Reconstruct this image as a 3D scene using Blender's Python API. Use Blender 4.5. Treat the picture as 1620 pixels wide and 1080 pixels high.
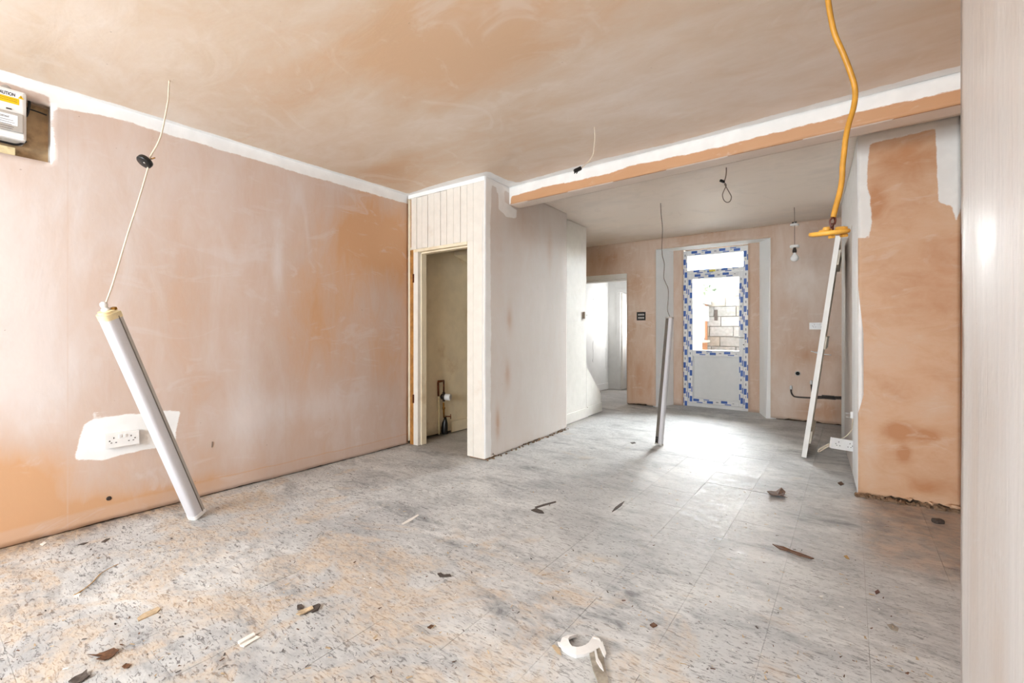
import bpy, bmesh, math, random
import numpy as np
from mathutils import Vector, Matrix

random.seed(7)
rng = np.random.default_rng(11)
SC = bpy.context.scene
COL = SC.collection
for _o in list(bpy.data.objects):
    bpy.data.objects.remove(_o)

# ---------------------------------------------------------------- camera, sky, light
FOC, CX, HY, CAMH = 724.0, 810.0, 521.5, 1.15      # focal length, centre, horizon in photo pixels; eye height
YAW = math.atan(535 / 724.0)
cam_d = bpy.data.cameras.new('camera')
cam_d.sensor_width = 36.0
cam_d.lens = 36.0 * FOC / 1620.0
cam_d.shift_y = -(540 - HY) / 1620.0
cam_d.clip_start = 0.02
cam = bpy.data.objects.new('camera', cam_d)
COL.objects.link(cam)
cam.location = (0, 0, CAMH)
cam.rotation_euler = (math.pi / 2, 0, YAW)
SC.camera = cam

w = bpy.data.worlds.new('overcast_sky')
SC.world = w
w.use_nodes = True
bg = w.node_tree.nodes['Background']
bg.inputs['Color'].default_value = (0.88, 0.945, 1.0, 1)
bg.inputs['Strength'].default_value = 1.5

sun_d = bpy.data.lights.new('hazy_sun', 'SUN')       # bright hazy sky over the yard, comes in by the glazed door
sun_d.energy = 80.0
sun_d.angle = math.radians(135)
sun_d.color = (0.98, 0.99, 1.0)
sun = bpy.data.objects.new('hazy_sun', sun_d)
COL.objects.link(sun)
_d = Vector((0.48, -0.84, -0.22))
sun.rotation_euler = _d.to_track_quat('-Z', 'Y').to_euler()
sun.location = (0, 14, 8)

win_d = bpy.data.lights.new('front_window_daylight', 'AREA')   # daylight in the front window behind the camera
win_d.shape = 'RECTANGLE'
win_d.size, win_d.size_y = 2.3, 1.55
win_d.energy = 86.0
win_d.color = (0.84, 0.935, 1.0)
win = bpy.data.objects.new('front_window_daylight', win_d)
COL.objects.link(win)
win.location = (-1.8, -2.72, 1.52)
win.rotation_euler = Vector((0, 1, -0.05)).to_track_quat('-Z', 'Z').to_euler()

hal_d = bpy.data.lights.new('hall_fill_light', 'AREA')    # unseen fill lamp added to brighten the hall; no window is built there
hal_d.shape = 'RECTANGLE'
hal_d.size, hal_d.size_y = 0.5, 1.0
hal_d.energy = 7.0
hal = bpy.data.objects.new('hall_fill_light', hal_d)
COL.objects.link(hal)
hal.location = (-2.95, 8.2, 1.45)
hal.rotation_euler = Vector((-0.75, -0.65, -0.05)).to_track_quat('-Z', 'Z').to_euler()

SC.view_settings.view_transform = 'Standard'
SC.view_settings.look = 'None'
SC.view_settings.gamma = 1.0
SC.view_settings.use_curve_mapping = False
SC.view_settings.exposure = 1.5
SC.cycles.max_bounces = 7
SC.cycles.diffuse_bounces = 4
SC.cycles.adaptive_threshold = 0.05
SC.cycles.adaptive_min_samples = 40
SC.cycles.sample_clamp_indirect = 6.0
SC.cycles.caustics_reflective = False
SC.cycles.caustics_refractive = False

# ---------------------------------------------------------------- measuring helpers (photo pixel -> point on a real surface)
FW = Vector((-math.sin(YAW), math.cos(YAW), 0))
RT = Vector((math.cos(YAW), math.sin(YAW), 0))
EYE = Vector((0, 0, CAMH))
def ray(px, py):
    return FW + RT * ((px - CX) / FOC) + Vector((0, 0, (HY - py) / FOC))
def at(px, py, d): return EYE + ray(px, py) * d
def onZ(px, py, z=0.0):
    r = ray(px, py); return EYE + r * ((z - CAMH) / r.z)
def onX(px, py, x):
    r = ray(px, py); return EYE + r * (x / r.x)
def onY(px, py, y):
    r = ray(px, py); return EYE + r * (y / r.y)

# ---------------------------------------------------------------- mesh helpers
def tag(o, label=None, cat=None, group=None, kind=None):
    if label: o['label'] = label
    if cat: o['category'] = cat
    if group: o['group'] = group
    if kind: o['kind'] = kind
    return o
def link(name, me, mat=None, parent=None):
    o = bpy.data.objects.new(name, me)
    COL.objects.link(o)
    if mat is not None:
        for m in (mat if isinstance(mat, (list, tuple)) else [mat]):
            me.materials.append(m)
    if parent is not None:
        o.parent = parent
        o.matrix_parent_inverse = Matrix.Translation(parent.location).inverted() if parent.rotation_euler.to_quaternion().angle < 1e-6 else parent.matrix_basis.inverted()
    return o
def empty(name, loc, label=None, cat=None, group=None):
    o = bpy.data.objects.new(name, None)
    COL.objects.link(o)
    o.location = loc
    o.empty_display_size = 0.05
    return tag(o, label, cat, group)

class MB:
    def __init__(s): s.bm = bmesh.new()
    def box(s, c, size, rot=None, bevel=0.0, mi=0):
        m = Matrix.Translation(Vector(c))
        if rot is not None:
            m = m @ (rot if isinstance(rot, Matrix) else Matrix(rot)).to_4x4()
        r = bmesh.ops.create_cube(s.bm, size=1.0, matrix=m @ Matrix.Diagonal((*size, 1)))
        vs = r['verts']
        fs = {f for v in vs for f in v.link_faces}
        if bevel > 0:
            es = list({e for v in vs for e in v.link_edges})
            rb = bmesh.ops.bevel(s.bm, geom=es, offset=bevel, segments=2, affect='EDGES', profile=0.6)
            fs = set(rb['faces']) | {f for f in fs if f.is_valid}
        for f in fs:
            if f.is_valid: f.material_index = mi
        return s
    def box2(s, a, b, bevel=0.0, mi=0):
        a, b = Vector(a), Vector(b)
        return s.box((a + b) / 2, [abs(b[i] - a[i]) for i in range(3)], None, bevel, mi)
    def prism(s, pts, ext, mi=0, smooth=False):
        """closed prism: polygon pts (3D, planar) extruded by vector ext"""
        ext = Vector(ext)
        n = len(pts)
        a = [s.bm.verts.new(Vector(p)) for p in pts]
        b = [s.bm.verts.new(Vector(p) + ext) for p in pts]
        fs = [s.bm.faces.new(a), s.bm.faces.new(list(reversed(b)))]
        for i in range(n):
            fs.append(s.bm.faces.new([a[(i + 1) % n], a[i], b[i], b[(i + 1) % n]])); fs[-1].smooth = smooth
        for f in fs: f.material_index = mi
        return s
    def tube(s, pts, r, seg=8, caps=True, mi=0, flat=1.0):
        pts = [Vector(p) for p in pts]
        rs = r if isinstance(r, (list, tuple)) else [r] * len(pts)
        rings = []
        t0 = (pts[1] - pts[0]).normalized()
        up = Vector((0, 0, 1)) if abs(t0.z) < 0.9 else Vector((1, 0, 0))
        n = (up - t0 * up.dot(t0)).normalized()
        for i, p in enumerate(pts):
            if i == 0: t = pts[1] - pts[0]
            elif i == len(pts) - 1: t = pts[-1] - pts[-2]
            else: t = (pts[i + 1] - pts[i]).normalized() + (pts[i] - pts[i - 1]).normalized()
            t = t.normalized() if t.length > 1e-9 else t0
            n = (n - t * n.dot(t))
            n = n.normalized() if n.length > 1e-6 else t.orthogonal().normalized()
            b = t.cross(n)
            rings.append([s.bm.verts.new(p + (n * math.cos(2 * math.pi * k / seg) + b * math.sin(2 * math.pi * k / seg) * flat) * rs[i]) for k in range(seg)])
        fs = []
        for i in range(len(rings) - 1):
            for k in range(seg):
                fs.append(s.bm.faces.new([rings[i][k], rings[i][(k + 1) % seg], rings[i + 1][(k + 1) % seg], rings[i + 1][k]]))
        for f in fs: f.smooth = True
        if caps:
            fs.append(s.bm.faces.new(list(reversed(rings[0])))); fs.append(s.bm.faces.new(rings[-1]))
        for f in fs: f.material_index = mi
        return s
    def lathe(s, prof, c, axis=(0, 0, 1), seg=20, mi=0):
        """prof: list of (radius, height along axis)"""
        q = Vector((0, 0, 1)).rotation_difference(Vector(axis).normalized())
        c = Vector(c)
        rings = []
        for r, h in prof:
            if r < 1e-6: rings.append([s.bm.verts.new(c + q @ Vector((0, 0, h)))])
            else: rings.append([s.bm.verts.new(c + q @ Vector((r * math.cos(2 * math.pi * k / seg), r * math.sin(2 * math.pi * k / seg), h))) for k in range(seg)])
        for i in range(len(rings) - 1):
            A, B = rings[i], rings[i + 1]
            for k in range(seg):
                k2 = (k + 1) % seg
                if len(A) == 1 and len(B) == 1: continue
                if len(A) == 1: f = s.bm.faces.new([A[0], B[k], B[k2]])
                elif len(B) == 1: f = s.bm.faces.new([A[k], A[k2], B[0]])
                else: f = s.bm.faces.new([A[k], A[k2], B[k2], B[k]])
                f.smooth = True; f.material_index = mi
        return s
    def build(s, name, mat, parent=None):
        bmesh.ops.recalc_face_normals(s.bm, faces=s.bm.faces)
        me = bpy.data.meshes.new(name)
        s.bm.to_mesh(me); s.bm.free()
        return link(name, me, mat, parent)

def spline(pts, n=8):
    P = [Vector(p) for p in pts]
    out = []
    for i in range(len(P) - 1):
        p0, p1, p2, p3 = P[max(i - 1, 0)], P[i], P[i + 1], P[min(i + 2, len(P) - 1)]
        for k in range(n):
            t = k / n
            out.append(0.5 * ((2 * p1) + (p2 - p0) * t + (2 * p0 - 5 * p1 + 4 * p2 - p3) * t * t + (3 * p1 - p0 - 3 * p2 + p3) * t ** 3))
    out.append(P[-1])
    return out

def frame_rot(x, z):
    """rotation with local X along x and local Z near z"""
    x = Vector(x).normalized(); z = Vector(z); y = z.cross(x).normalized(); z = x.cross(y)
    return Matrix((x, y, z)).transposed()

# ---------------------------------------------------------------- materials
def srgb(r, g, b):
    def c(v):
        v /= 255.0
        return v / 12.92 if v <= 0.04045 else ((v + 0.055) / 1.055) ** 2.4
    return (c(r), c(g), c(b), 1)
class NT:
    def __init__(s, name):
        s.m = bpy.data.materials.new(name); s.m.use_nodes = True
        s.t = s.m.node_tree; s.N = s.t.nodes; s.L = s.t.links
        s.b = s.N['Principled BSDF']
    def n(s, typ, **kw):
        x = s.N.new(typ)
        for k, v in kw.items():
            if k in x.inputs.keys() if isinstance(k, str) else False: s.set(x.inputs[k], v)
            else: setattr(x, k, v)
        return x
    def set(s, sock, v):
        if hasattr(v, 'is_output') or isinstance(v, bpy.types.NodeSocket): s.L.new(v, sock)
        else: sock.default_value = v
    def pos(s): return s.n('ShaderNodeNewGeometry').outputs['Position']
    def mapping(s, vec, scale=(1, 1, 1), rot=(0, 0, 0), loc=(0, 0, 0)):
        x = s.n('ShaderNodeMapping'); s.L.new(vec, x.inputs['Vector'])
        x.inputs['Scale'].default_value = scale; x.inputs['Rotation'].default_value = rot; x.inputs['Location'].default_value = loc
        return x.outputs[0]
    def noise(s, vec, scale, detail=4, rough=0.55, dist=0.0):
        x = s.n('ShaderNodeTexNoise'); s.L.new(vec, x.inputs['Vector'])
        x.inputs['Scale'].default_value = scale; x.inputs['Detail'].default_value = detail
        x.inputs['Roughness'].default_value = rough; x.inputs['Distortion'].default_value = dist
        return x.outputs['Fac']
    def math(s, op, a, b=None, c=None, clamp=False):
        x = s.n('ShaderNodeMath'); x.operation = op; x.use_clamp = clamp
        for i, v in enumerate((a, b, c)):
            if v is not None: s.set(x.inputs[i], v)
        return x.outputs[0]
    def step(s, v, a, b, lo=0.0, hi=1.0):
        x = s.n('ShaderNodeMapRange'); x.interpolation_type = 'SMOOTHSTEP'
        s.set(x.inputs['Value'], v); s.set(x.inputs['From Min'], a); s.set(x.inputs['From Max'], b)
        s.set(x.inputs['To Min'], lo); s.set(x.inputs['To Max'], hi)
        return x.outputs[0]
    def ramp(s, fac, stops):
        x = s.n('ShaderNodeValToRGB'); s.L.new(fac, x.inputs[0])
        e = x.color_ramp.elements
        while len(e) < len(stops): e.new(0.5)
        for i, (p, c) in enumerate(stops): e[i].position = p; e[i].color = c
        return x.outputs[0]
    def mix(s, fac, a, b, mode='MIX'):
        x = s.n('ShaderNodeMix'); x.data_type = 'RGBA'; x.blend_type = mode
        s.set(x.inputs[0], fac); s.set(x.inputs[6], a); s.set(x.inputs[7], b)
        return x.outputs[2]
    def attr(s, name):
        x = s.n('ShaderNodeAttribute'); x.attribute_name = name
        return x.outputs['Fac']
    def bump(s, h, strength=0.3, dist=0.01):
        x = s.n('ShaderNodeBump'); x.inputs['Strength'].default_value = strength; x.inputs['Distance'].default_value = dist
        s.L.new(h, x.inputs['Height']); s.L.new(x.outputs[0], s.b.inputs['Normal'])
    def out(s, col=None, rough=None, **kw):
        if col is not None: s.set(s.b.inputs['Base Color'], col)
        if rough is not None: s.set(s.b.inputs['Roughness'], rough)
        for k, v in kw.items(): s.set(s.b.inputs[k.replace('_', ' ')], v)
        return s.m

def simple(name, col, rough=0.5, var=0.06, scale=30, metal=0.0, bump=0.0, dirt=None, dirt_amt=0.35):
    t = NT(name); p = t.n('ShaderNodeTexCoord').outputs['Object']
    n = t.noise(p, scale, 5)
    dark = tuple(c * (1 - var * 2) for c in col[:3]) + (1,)
    c = t.mix(t.step(n, 0.3, 0.7), dark, col)
    if dirt is not None:
        c = t.mix(t.step(t.noise(p, scale * 0.4, 6, 0.65), 0.55, 0.75, 0, dirt_amt), c, dirt)
    if bump: t.bump(n, bump, 0.004)
    return t.out(c, rough, Metallic=metal)

WHITE_PAINT = srgb(246, 245, 244)
def plaster(name, orange, mid, pale, paint=WHITE_PAINT, rough=0.5, streak=(1, 1, 0.35), seams_y=(), seam_z=None, amp=0.55, rough_bump=0.16):
    t = NT(name); p = t.pos()
    ps = t.mapping(p, streak)
    n1 = t.noise(ps, 1.5, 3, 0.55, 0.8)
    n2 = t.noise(ps, 5.0, 4, 0.6, 1.2)
    n3 = t.noise(ps, 26, 2, 0.6, 0.6)
    d = t.math('ADD', t.attr('dry'), t.math('MULTIPLY', t.math('SUBTRACT', n1, 0.5), amp))
    d = t.math('ADD', d, t.math('MULTIPLY', t.math('SUBTRACT', n2, 0.5), amp * 0.75))
    d = t.math('ADD', d, t.math('MULTIPLY', t.math('SUBTRACT', n3, 0.5), amp * 0.22))
    col = t.ramp(t.math('MULTIPLY', d, 0.5), [(0.0, orange), (0.25, mid), (0.5, pale), (0.75, tuple(min(1, c * 1.14) for c in pale[:3]) + (1,))])
    # pale trowel scuffs
    sc = t.step(t.noise(t.mapping(p, (1.0, 1.0, 2.2), (0.5, 0.6, 0.3)), 2.6, 4, 0.62, 1.6), 0.55, 0.70, 0, 0.42)
    col = t.mix(sc, col, pale)
    # dark small pits
    pit = t.step(t.noise(p, 38, 2, 0.4), 0.775, 0.80, 0, 0.45)
    col = t.mix(pit, col, srgb(135, 105, 85))
    for y in seams_y:
        sep = t.n('ShaderNodeSeparateXYZ'); t.L.new(p, sep.inputs[0])
        a = t.math('ABSOLUTE', t.math('SUBTRACT', sep.outputs[1], y))
        col = t.mix(t.step(a, 0.006, 0.001, 0, 0.35), col, mid)
    if seam_z is not None:
        sep = t.n('ShaderNodeSeparateXYZ'); t.L.new(p, sep.inputs[0])
        zz_ = t.math('ADD', sep.outputs[2], t.math('MULTIPLY', t.math('SUBTRACT', n1, 0.5), 0.05))
        a = t.math('ABSOLUTE', t.math('SUBTRACT', zz_, seam_z))
        col = t.mix(t.step(a, 0.008, 0.001, 0, 0.5), col, orange)
        col = t.mix(t.step(zz_, seam_z, seam_z - 0.02, 0, 0.35), col, mid)
    # painted filler patches with brushed edges
    eb = t.math('ADD', t.math('MULTIPLY', t.math('SUBTRACT', t.noise(p, 6, 4, 0.6), 0.5), 0.04),
                t.math('MULTIPLY', t.math('SUBTRACT', t.noise(t.mapping(p, (1, 1, 6)), 60, 2), 0.5), 0.014))
    msk = t.step(t.math('ADD', t.attr('sd'), eb), -0.003, 0.005)
    pn = t.mix(t.step(t.noise(p, 9, 2), 0.35, 0.75), tuple(c * 0.93 for c in paint[:3]) + (1,), paint)
    col = t.mix(msk, col, pn)
    h = t.math('ADD', t.math('MULTIPLY', n2, 0.7), t.math('MULTIPLY', t.noise(t.mapping(p, (1, 1, 0.5)), 45, 2), 0.25))
    t.bump(t.math('ADD', h, t.math('MULTIPLY', msk, 0.12)), rough_bump, 0.012)
    r = t.step(n1, 0.3, 0.7, rough - 0.08, rough + 0.12)
    return t.out(col, r)

M = {}
M['pl_left'] = plaster('gypsum_plaster_left', srgb(203, 158, 120), srgb(203, 179, 164), srgb(213, 201, 196), rough=0.42, amp=0.95, seam_z=0.10,
                       seams_y=(onX(107, 500, -3.58).y, onX(452, 500, -3.58).y))
M['pl_ceil'] = plaster('gypsum_plaster_ceiling', srgb(215, 181, 148), srgb(221, 201, 180), srgb(233, 220, 208), streak=(0.45, 1, 1), rough=0.5, amp=1.15)
M['pl_back'] = plaster('gypsum_plaster_back', srgb(188, 148, 118), srgb(206, 180, 160), srgb(220, 205, 193), rough=0.55, amp=1.0)
M['pl_pier'] = plaster('gypsum_plaster_pier', srgb(190, 136, 94), srgb(208, 170, 138), srgb(214, 192, 172), streak=(1, 1, 1.6), paint=srgb(236, 233, 229), rough=0.55, amp=0.75)
M['pl_near'] = plaster('gypsum_plaster_near', srgb(202, 182, 166), srgb(206, 194, 185), srgb(214, 209, 206), streak=(1, 3.0, 0.25), rough=0.42, amp=0.6, rough_bump=0.3)
M['pl_side'] = plaster('gypsum_plaster_side', srgb(196, 164, 142), srgb(210, 195, 185), srgb(217, 210, 205), rough=0.55, amp=0.7)
M['pl_beam'] = plaster('gypsum_plaster_beam', srgb(196, 142, 98), srgb(204, 160, 122), srgb(224, 208, 194), streak=(0.3, 1, 1), paint=srgb(246, 243, 239), rough=0.55, amp=0.4)
M['core'] = simple('dark_rubble_core', srgb(92, 72, 54), 0.9, 0.3, 22, bump=0.6, dirt=srgb(48, 38, 30))
M['mortar'] = simple('crumbling_mortar', srgb(150, 122, 96), 0.9, 0.25, 24, bump=0.5, dirt=srgb(84, 62, 46))
M['cream'] = simple('old_cream_paint', srgb(246, 232, 204), 0.55, 0.05, 6, dirt=srgb(196, 160, 112), dirt_amt=0.5, bump=0.05)
M['board_white'] = simple('white_painted_boards', srgb(236, 229, 219), 0.5, 0.03, 12, dirt=srgb(214, 194, 172), dirt_amt=0.35, bump=0.05)
M['panel_white'] = simple('white_painted_panel', srgb(230, 227, 221), 0.5, 0.03, 9, dirt=srgb(200, 190, 178), dirt_amt=0.3, bump=0.04)
M['hall_white'] = simple('white_hall_plaster', srgb(232, 232, 230), 0.6, 0.03, 5, dirt=srgb(190, 186, 182), dirt_amt=0.25)
M['reveal_white'] = simple('white_reveal_paint', srgb(247, 246, 244), 0.5, 0.01, 8)
M['raw_wood'] = simple('raw_orange_timber', srgb(186, 128, 62), 0.7, 0.2, 18, bump=0.2, dirt=srgb(90, 58, 30))
M['upvc'] = simple('white_upvc', srgb(226, 225, 224), 0.35, 0.02, 10)
M['upvc_panel'] = simple('white_upvc_panel', srgb(222, 221, 219), 0.4, 0.02, 10)
M['film_blue'] = simple('blue_film_print', srgb(44, 92, 176), 0.4, 0.1, 200)
M['film_line'] = simple('grey_film_print', srgb(150, 152, 158), 0.4, 0.1, 200)
M['film_yellow'] = simple('yellow_film_print', srgb(226, 202, 50), 0.4, 0.05, 200)
M['plastic_white'] = simple('white_plastic', srgb(236, 234, 232), 0.35, 0.02, 25)
M['plastic_cream'] = simple('aged_cream_plastic', srgb(232, 214, 170), 0.4, 0.08, 40, dirt=srgb(196, 140, 60))
M['plastic_black'] = simple('black_plastic', srgb(16, 16, 17), 0.3, 0.1, 30)
M['dark'] = simple('dark_hole', srgb(22, 18, 15), 0.8, 0.1, 30)
M['cable_white'] = simple('white_cable_sheath', srgb(222, 206, 186), 0.45, 0.06, 60)
M['cable_grey'] = simple('grey_brown_cable', srgb(120, 100, 84), 0.5, 0.1, 60)
M['cable_yellow'] = simple('yellow_cable_sheath', srgb(200, 142, 46), 0.45, 0.1, 25, dirt=srgb(150, 100, 36), dirt_amt=0.7)
M['yellow_plastic'] = simple('yellow_plastic', srgb(226, 166, 66), 0.45, 0.1, 30, dirt=srgb(150, 98, 40), dirt_amt=0.6)
M['flex_brown'] = simple('brown_flex', srgb(92, 38, 20), 0.4, 0.1, 60)
M['cable_blue'] = simple('blue_cable', srgb(40, 88, 160), 0.4, 0.1, 60)
M['metal_grey'] = simple('grey_painted_steel', srgb(188, 182, 176), 0.4, 0.05, 20, metal=0.2)
M['metal'] = simple('galvanised_steel', srgb(170, 168, 164), 0.35, 0.1, 40, metal=0.9)
M['tray'] = simple('grey_tray', srgb(104, 96, 88), 0.5, 0.08, 20)
M['copper'] = simple('old_copper', srgb(128, 70, 38), 0.45, 0.25, 50, metal=0.6, dirt=srgb(70, 52, 30))
M['brass'] = simple('brass', srgb(170, 120, 50), 0.4, 0.15, 50, metal=0.8)
M['pipe_dark'] = simple('dark_pipe', srgb(62, 50, 42), 0.5, 0.2, 60)
M['timber_lit_edge'] = simple('lit_timber_edge', srgb(248, 245, 240), 0.5, 0.02, 14)  # door leaf's lit edge, coloured paler than the shaded beige of its planks
M['timber'] = simple('painted_timber', srgb(228, 217, 198), 0.55, 0.04, 14, dirt=srgb(214, 190, 150), dirt_amt=0.4)
M['plywood'] = simple('stained_plywood', srgb(190, 160, 122), 0.75, 0.18, 16, dirt=srgb(96, 66, 40), dirt_amt=0.9, bump=0.2)
M['label_white'] = simple('white_label', srgb(236, 238, 242), 0.4, 0.01, 10)
M['label_yellow'] = simple('yellow_label', srgb(242, 190, 20), 0.4, 0.02, 10)
M['print_black'] = simple('black_print', srgb(34, 32, 44), 0.5, 0.02, 10)
M['switch_dot'] = simple('socket_slot', srgb(58, 48, 44), 0.6, 0.02, 10)
M['bulb'] = simple('pearl_bulb_glass', srgb(245, 245, 245), 0.15, 0.01, 10)
M['splinter'] = simple('grey_weathered_wood', srgb(172, 162, 148), 0.8, 0.2, 40, dirt=srgb(110, 92, 72))
M['straw'] = simple('dry_straw', srgb(196, 156, 92), 0.7, 0.15, 60)
M['tan_wood'] = simple('tan_wood_chip', srgb(204, 180, 148), 0.8, 0.15, 60)
M['brown_leaf'] = simple('brown_dead_leaf', srgb(112, 74, 46), 0.7, 0.3, 60)
M['black_scrap'] = simple('black_scrap', srgb(84, 74, 68), 0.7, 0.2, 60)
M['paper'] = simple('white_paper', srgb(234, 230, 224), 0.6, 0.03, 30)

def glass_mat():
    t = NT('window_glass')
    N, L = t.N, t.L
    N.remove(t.b)
    tr = N.new('ShaderNodeBsdfTransparent'); tr.inputs[0].default_value = (0.93, 0.95, 0.95, 1)
    gl = N.new('ShaderNodeBsdfGlossy'); gl.inputs['Roughness'].default_value = 0.02
    mx = N.new('ShaderNodeMixShader'); fr = N.new('ShaderNodeFresnel'); fr.inputs[0].default_value = 1.35
    L.new(fr.outputs[0], mx.inputs[0]); L.new(tr.outputs[0], mx.inputs[1]); L.new(gl.outputs[0], mx.inputs[2])
    L.new(mx.outputs[0], N['Material Output'].inputs[0])
    return t.m
M['glass'] = glass_mat()
def diffuser_mat():
    t = NT('opal_diffuser')
    return t.out(srgb(208, 207, 212), 0.28, Subsurface_Weight=0.0)
M['diffuser'] = diffuser_mat()

def floor_mat():
    t = NT('dusty_worn_floor_tile'); p = t.pos()
    sep = t.n('ShaderNodeSeparateXYZ'); t.L.new(p, sep.inputs[0]); X, Y = sep.outputs[0], sep.outputs[1]
    ps = t.mapping(p, (0.45, 1.0, 1.0), (0, 0, -0.12))
    big = t.noise(p, 1.1, 4, 0.55, 0.5)
    med = t.noise(ps, 4.5, 6, 0.62, 0.7)
    fine = t.noise(ps, 26, 6, 0.68, 0.8)
    wv = t.n('ShaderNodeTexNoise'); t.L.new(p, wv.inputs['Vector']); wv.inputs['Scale'].default_value = 3.0; wv.inputs['Detail'].default_value = 2
    wp = t.n('ShaderNodeVectorMath'); wp.operation = 'MULTIPLY_ADD'; t.L.new(wv.outputs['Color'], wp.inputs[0]); wp.inputs[1].default_value = (0.05, 0.05, 0); t.L.new(p, wp.inputs[2]); pw = wp.outputs[0]
    scr = t.noise(t.mapping(pw, (0.3, 1, 1), (0, 0, 0.35)), 75, 4, 0.68, 1.2)
    scr2 = t.noise(t.mapping(pw, (0.3, 1, 1), (0, 0, -0.9)), 70, 4, 0.68, 1.2)
    base = t.ramp(t.math('ADD', t.math('MULTIPLY', med, 0.6), t.math('MULTIPLY', fine, 0.4)),
                  [(0.33, srgb(124, 125, 128)), (0.43, srgb(180, 181, 182)), (0.53, srgb(211, 211, 210)), (0.66, srgb(228, 228, 226))])
    # grey scuffed patches full of short scratches
    gz = t.step(t.math('ADD', big, t.math('MULTIPLY', med, 0.35)), 0.58, 0.80)
    flecks = t.math('MAXIMUM', t.step(scr, 0.55, 0.63), t.step(scr2, 0.58, 0.65))
    # scuffing grows towards the front of the room, where people walk in
    near = t.step(Y, 3.4, 1.4)
    left = t.step(X, -1.2, -2.6)
    am = t.math('ADD', 0.28, t.math('MULTIPLY', near, 0.32)); am = t.math('ADD', am, t.math('MULTIPLY', gz, 0.42))
    am = t.math('ADD', am, t.math('MULTIPLY', left, 0.18), clamp=True)
    col = t.mix(t.math('MULTIPLY', flecks, am), base, srgb(104, 101, 101))
    col = t.mix(t.math('MULTIPLY', gz, 0.42), col, srgb(152, 153, 156))
    # tan sawdust patches, denser in the foreground
    tn = t.noise(t.mapping(p, (1, 1, 1), (0, 0, 0), (3.1, 7.7, 0)), 2.3, 6, 0.65, 0.9)
    thr = t.math('SUBTRACT', 0.66, t.math('MULTIPLY', t.step(Y, 2.7, 1.0), 0.20))
    tan = t.math('MULTIPLY', t.step(t.math('SUBTRACT', tn, thr), -0.04, 0.12), t.step(fine, 0.30, 0.62, 0.25, 1.0))
    col = t.mix(t.math('MULTIPLY', tan, 0.72), col, t.mix(t.step(scr, .42, .6), srgb(210, 193, 172), srgb(184, 158, 130)))
    # dirt line at the plaster walls: rubbed mortar and brown dust along the left wall and in front of the pier, where the brown also paints the pier's cast shadow
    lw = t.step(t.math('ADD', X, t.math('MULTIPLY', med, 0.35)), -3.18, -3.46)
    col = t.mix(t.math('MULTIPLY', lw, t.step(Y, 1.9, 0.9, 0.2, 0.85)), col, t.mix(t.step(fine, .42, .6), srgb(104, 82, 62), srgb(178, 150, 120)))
    dx = t.math('MULTIPLY', t.step(t.math('ADD', X, t.math('MULTIPLY', med, 0.25)), 0.12, 0.26), t.step(Y, 2.7, 3.1))
    col = t.mix(t.math('MULTIPLY', dx, 0.55), col, t.mix(t.step(t.noise(p, 9, 6, .7, .3), 0.35, 0.65), srgb(96, 76, 58), srgb(176, 138, 100)))
    cb = t.math('MULTIPLY', t.step(X, -2.55, -2.75), t.step(Y, 2.95, 3.2))
    col = t.mix(t.math('MULTIPLY', cb, 0.4), col, srgb(140, 128, 116))
    # dark spots
    sp = t.step(t.noise(t.mapping(p, (0.6, 1, 1)), 13, 3, 0.55, 1.0), 0.77, 0.80, 0, 0.7)
    col = t.mix(sp, col, srgb(74, 62, 54))
    h = t.math('ADD', t.math('MULTIPLY', fine, 0.5), t.math('MULTIPLY', flecks, -0.35))
    t.bump(h, 0.35, 0.006)
    return t.out(col, t.step(fine, 0.3, 0.7, 0.45, 0.75))
M['floor'] = floor_mat()
M['floor_base'] = simple('floor_screed', srgb(150, 142, 132), 0.9, 0.2, 20)

# ---------------------------------------------------------------- gridded plaster surfaces
def seg_dist(P, a, b):
    ab = b - a; t = np.clip(((P - a) @ ab) / max(ab @ ab, 1e-12), 0, 1)
    return np.linalg.norm(P - (a + t[:, None] * ab), axis=1)
def poly_sd(P, poly):
    poly = np.array(poly, float); d = np.full(len(P), 1e9); inside = np.zeros(len(P), bool)
    n = len(poly)
    for i in range(n):
        a, b = poly[i], poly[(i + 1) % n]
        d = np.minimum(d, seg_dist(P, a, b))
        c = ((a[1] > P[:, 1]) != (b[1] > P[:, 1]))
        with np.errstate(divide='ignore', invalid='ignore'):
            xx = (b[0] - a[0]) * (P[:, 1] - a[1]) / (b[1] - a[1]) + a[0]
        inside ^= c & (P[:, 0] < xx)
    return np.where(inside, d, -d)

def breaks(lo, hi, step, extra=()):
    xs = sorted({lo, hi, *[e for e in extra if lo < e < hi]})
    out = []
    for a, b in zip(xs[:-1], xs[1:]):
        k = max(1, int(math.ceil((b - a) / step)))
        out += list(np.linspace(a, b, k, endpoint=False))
    return np.array(out + [xs[-1]])

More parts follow.
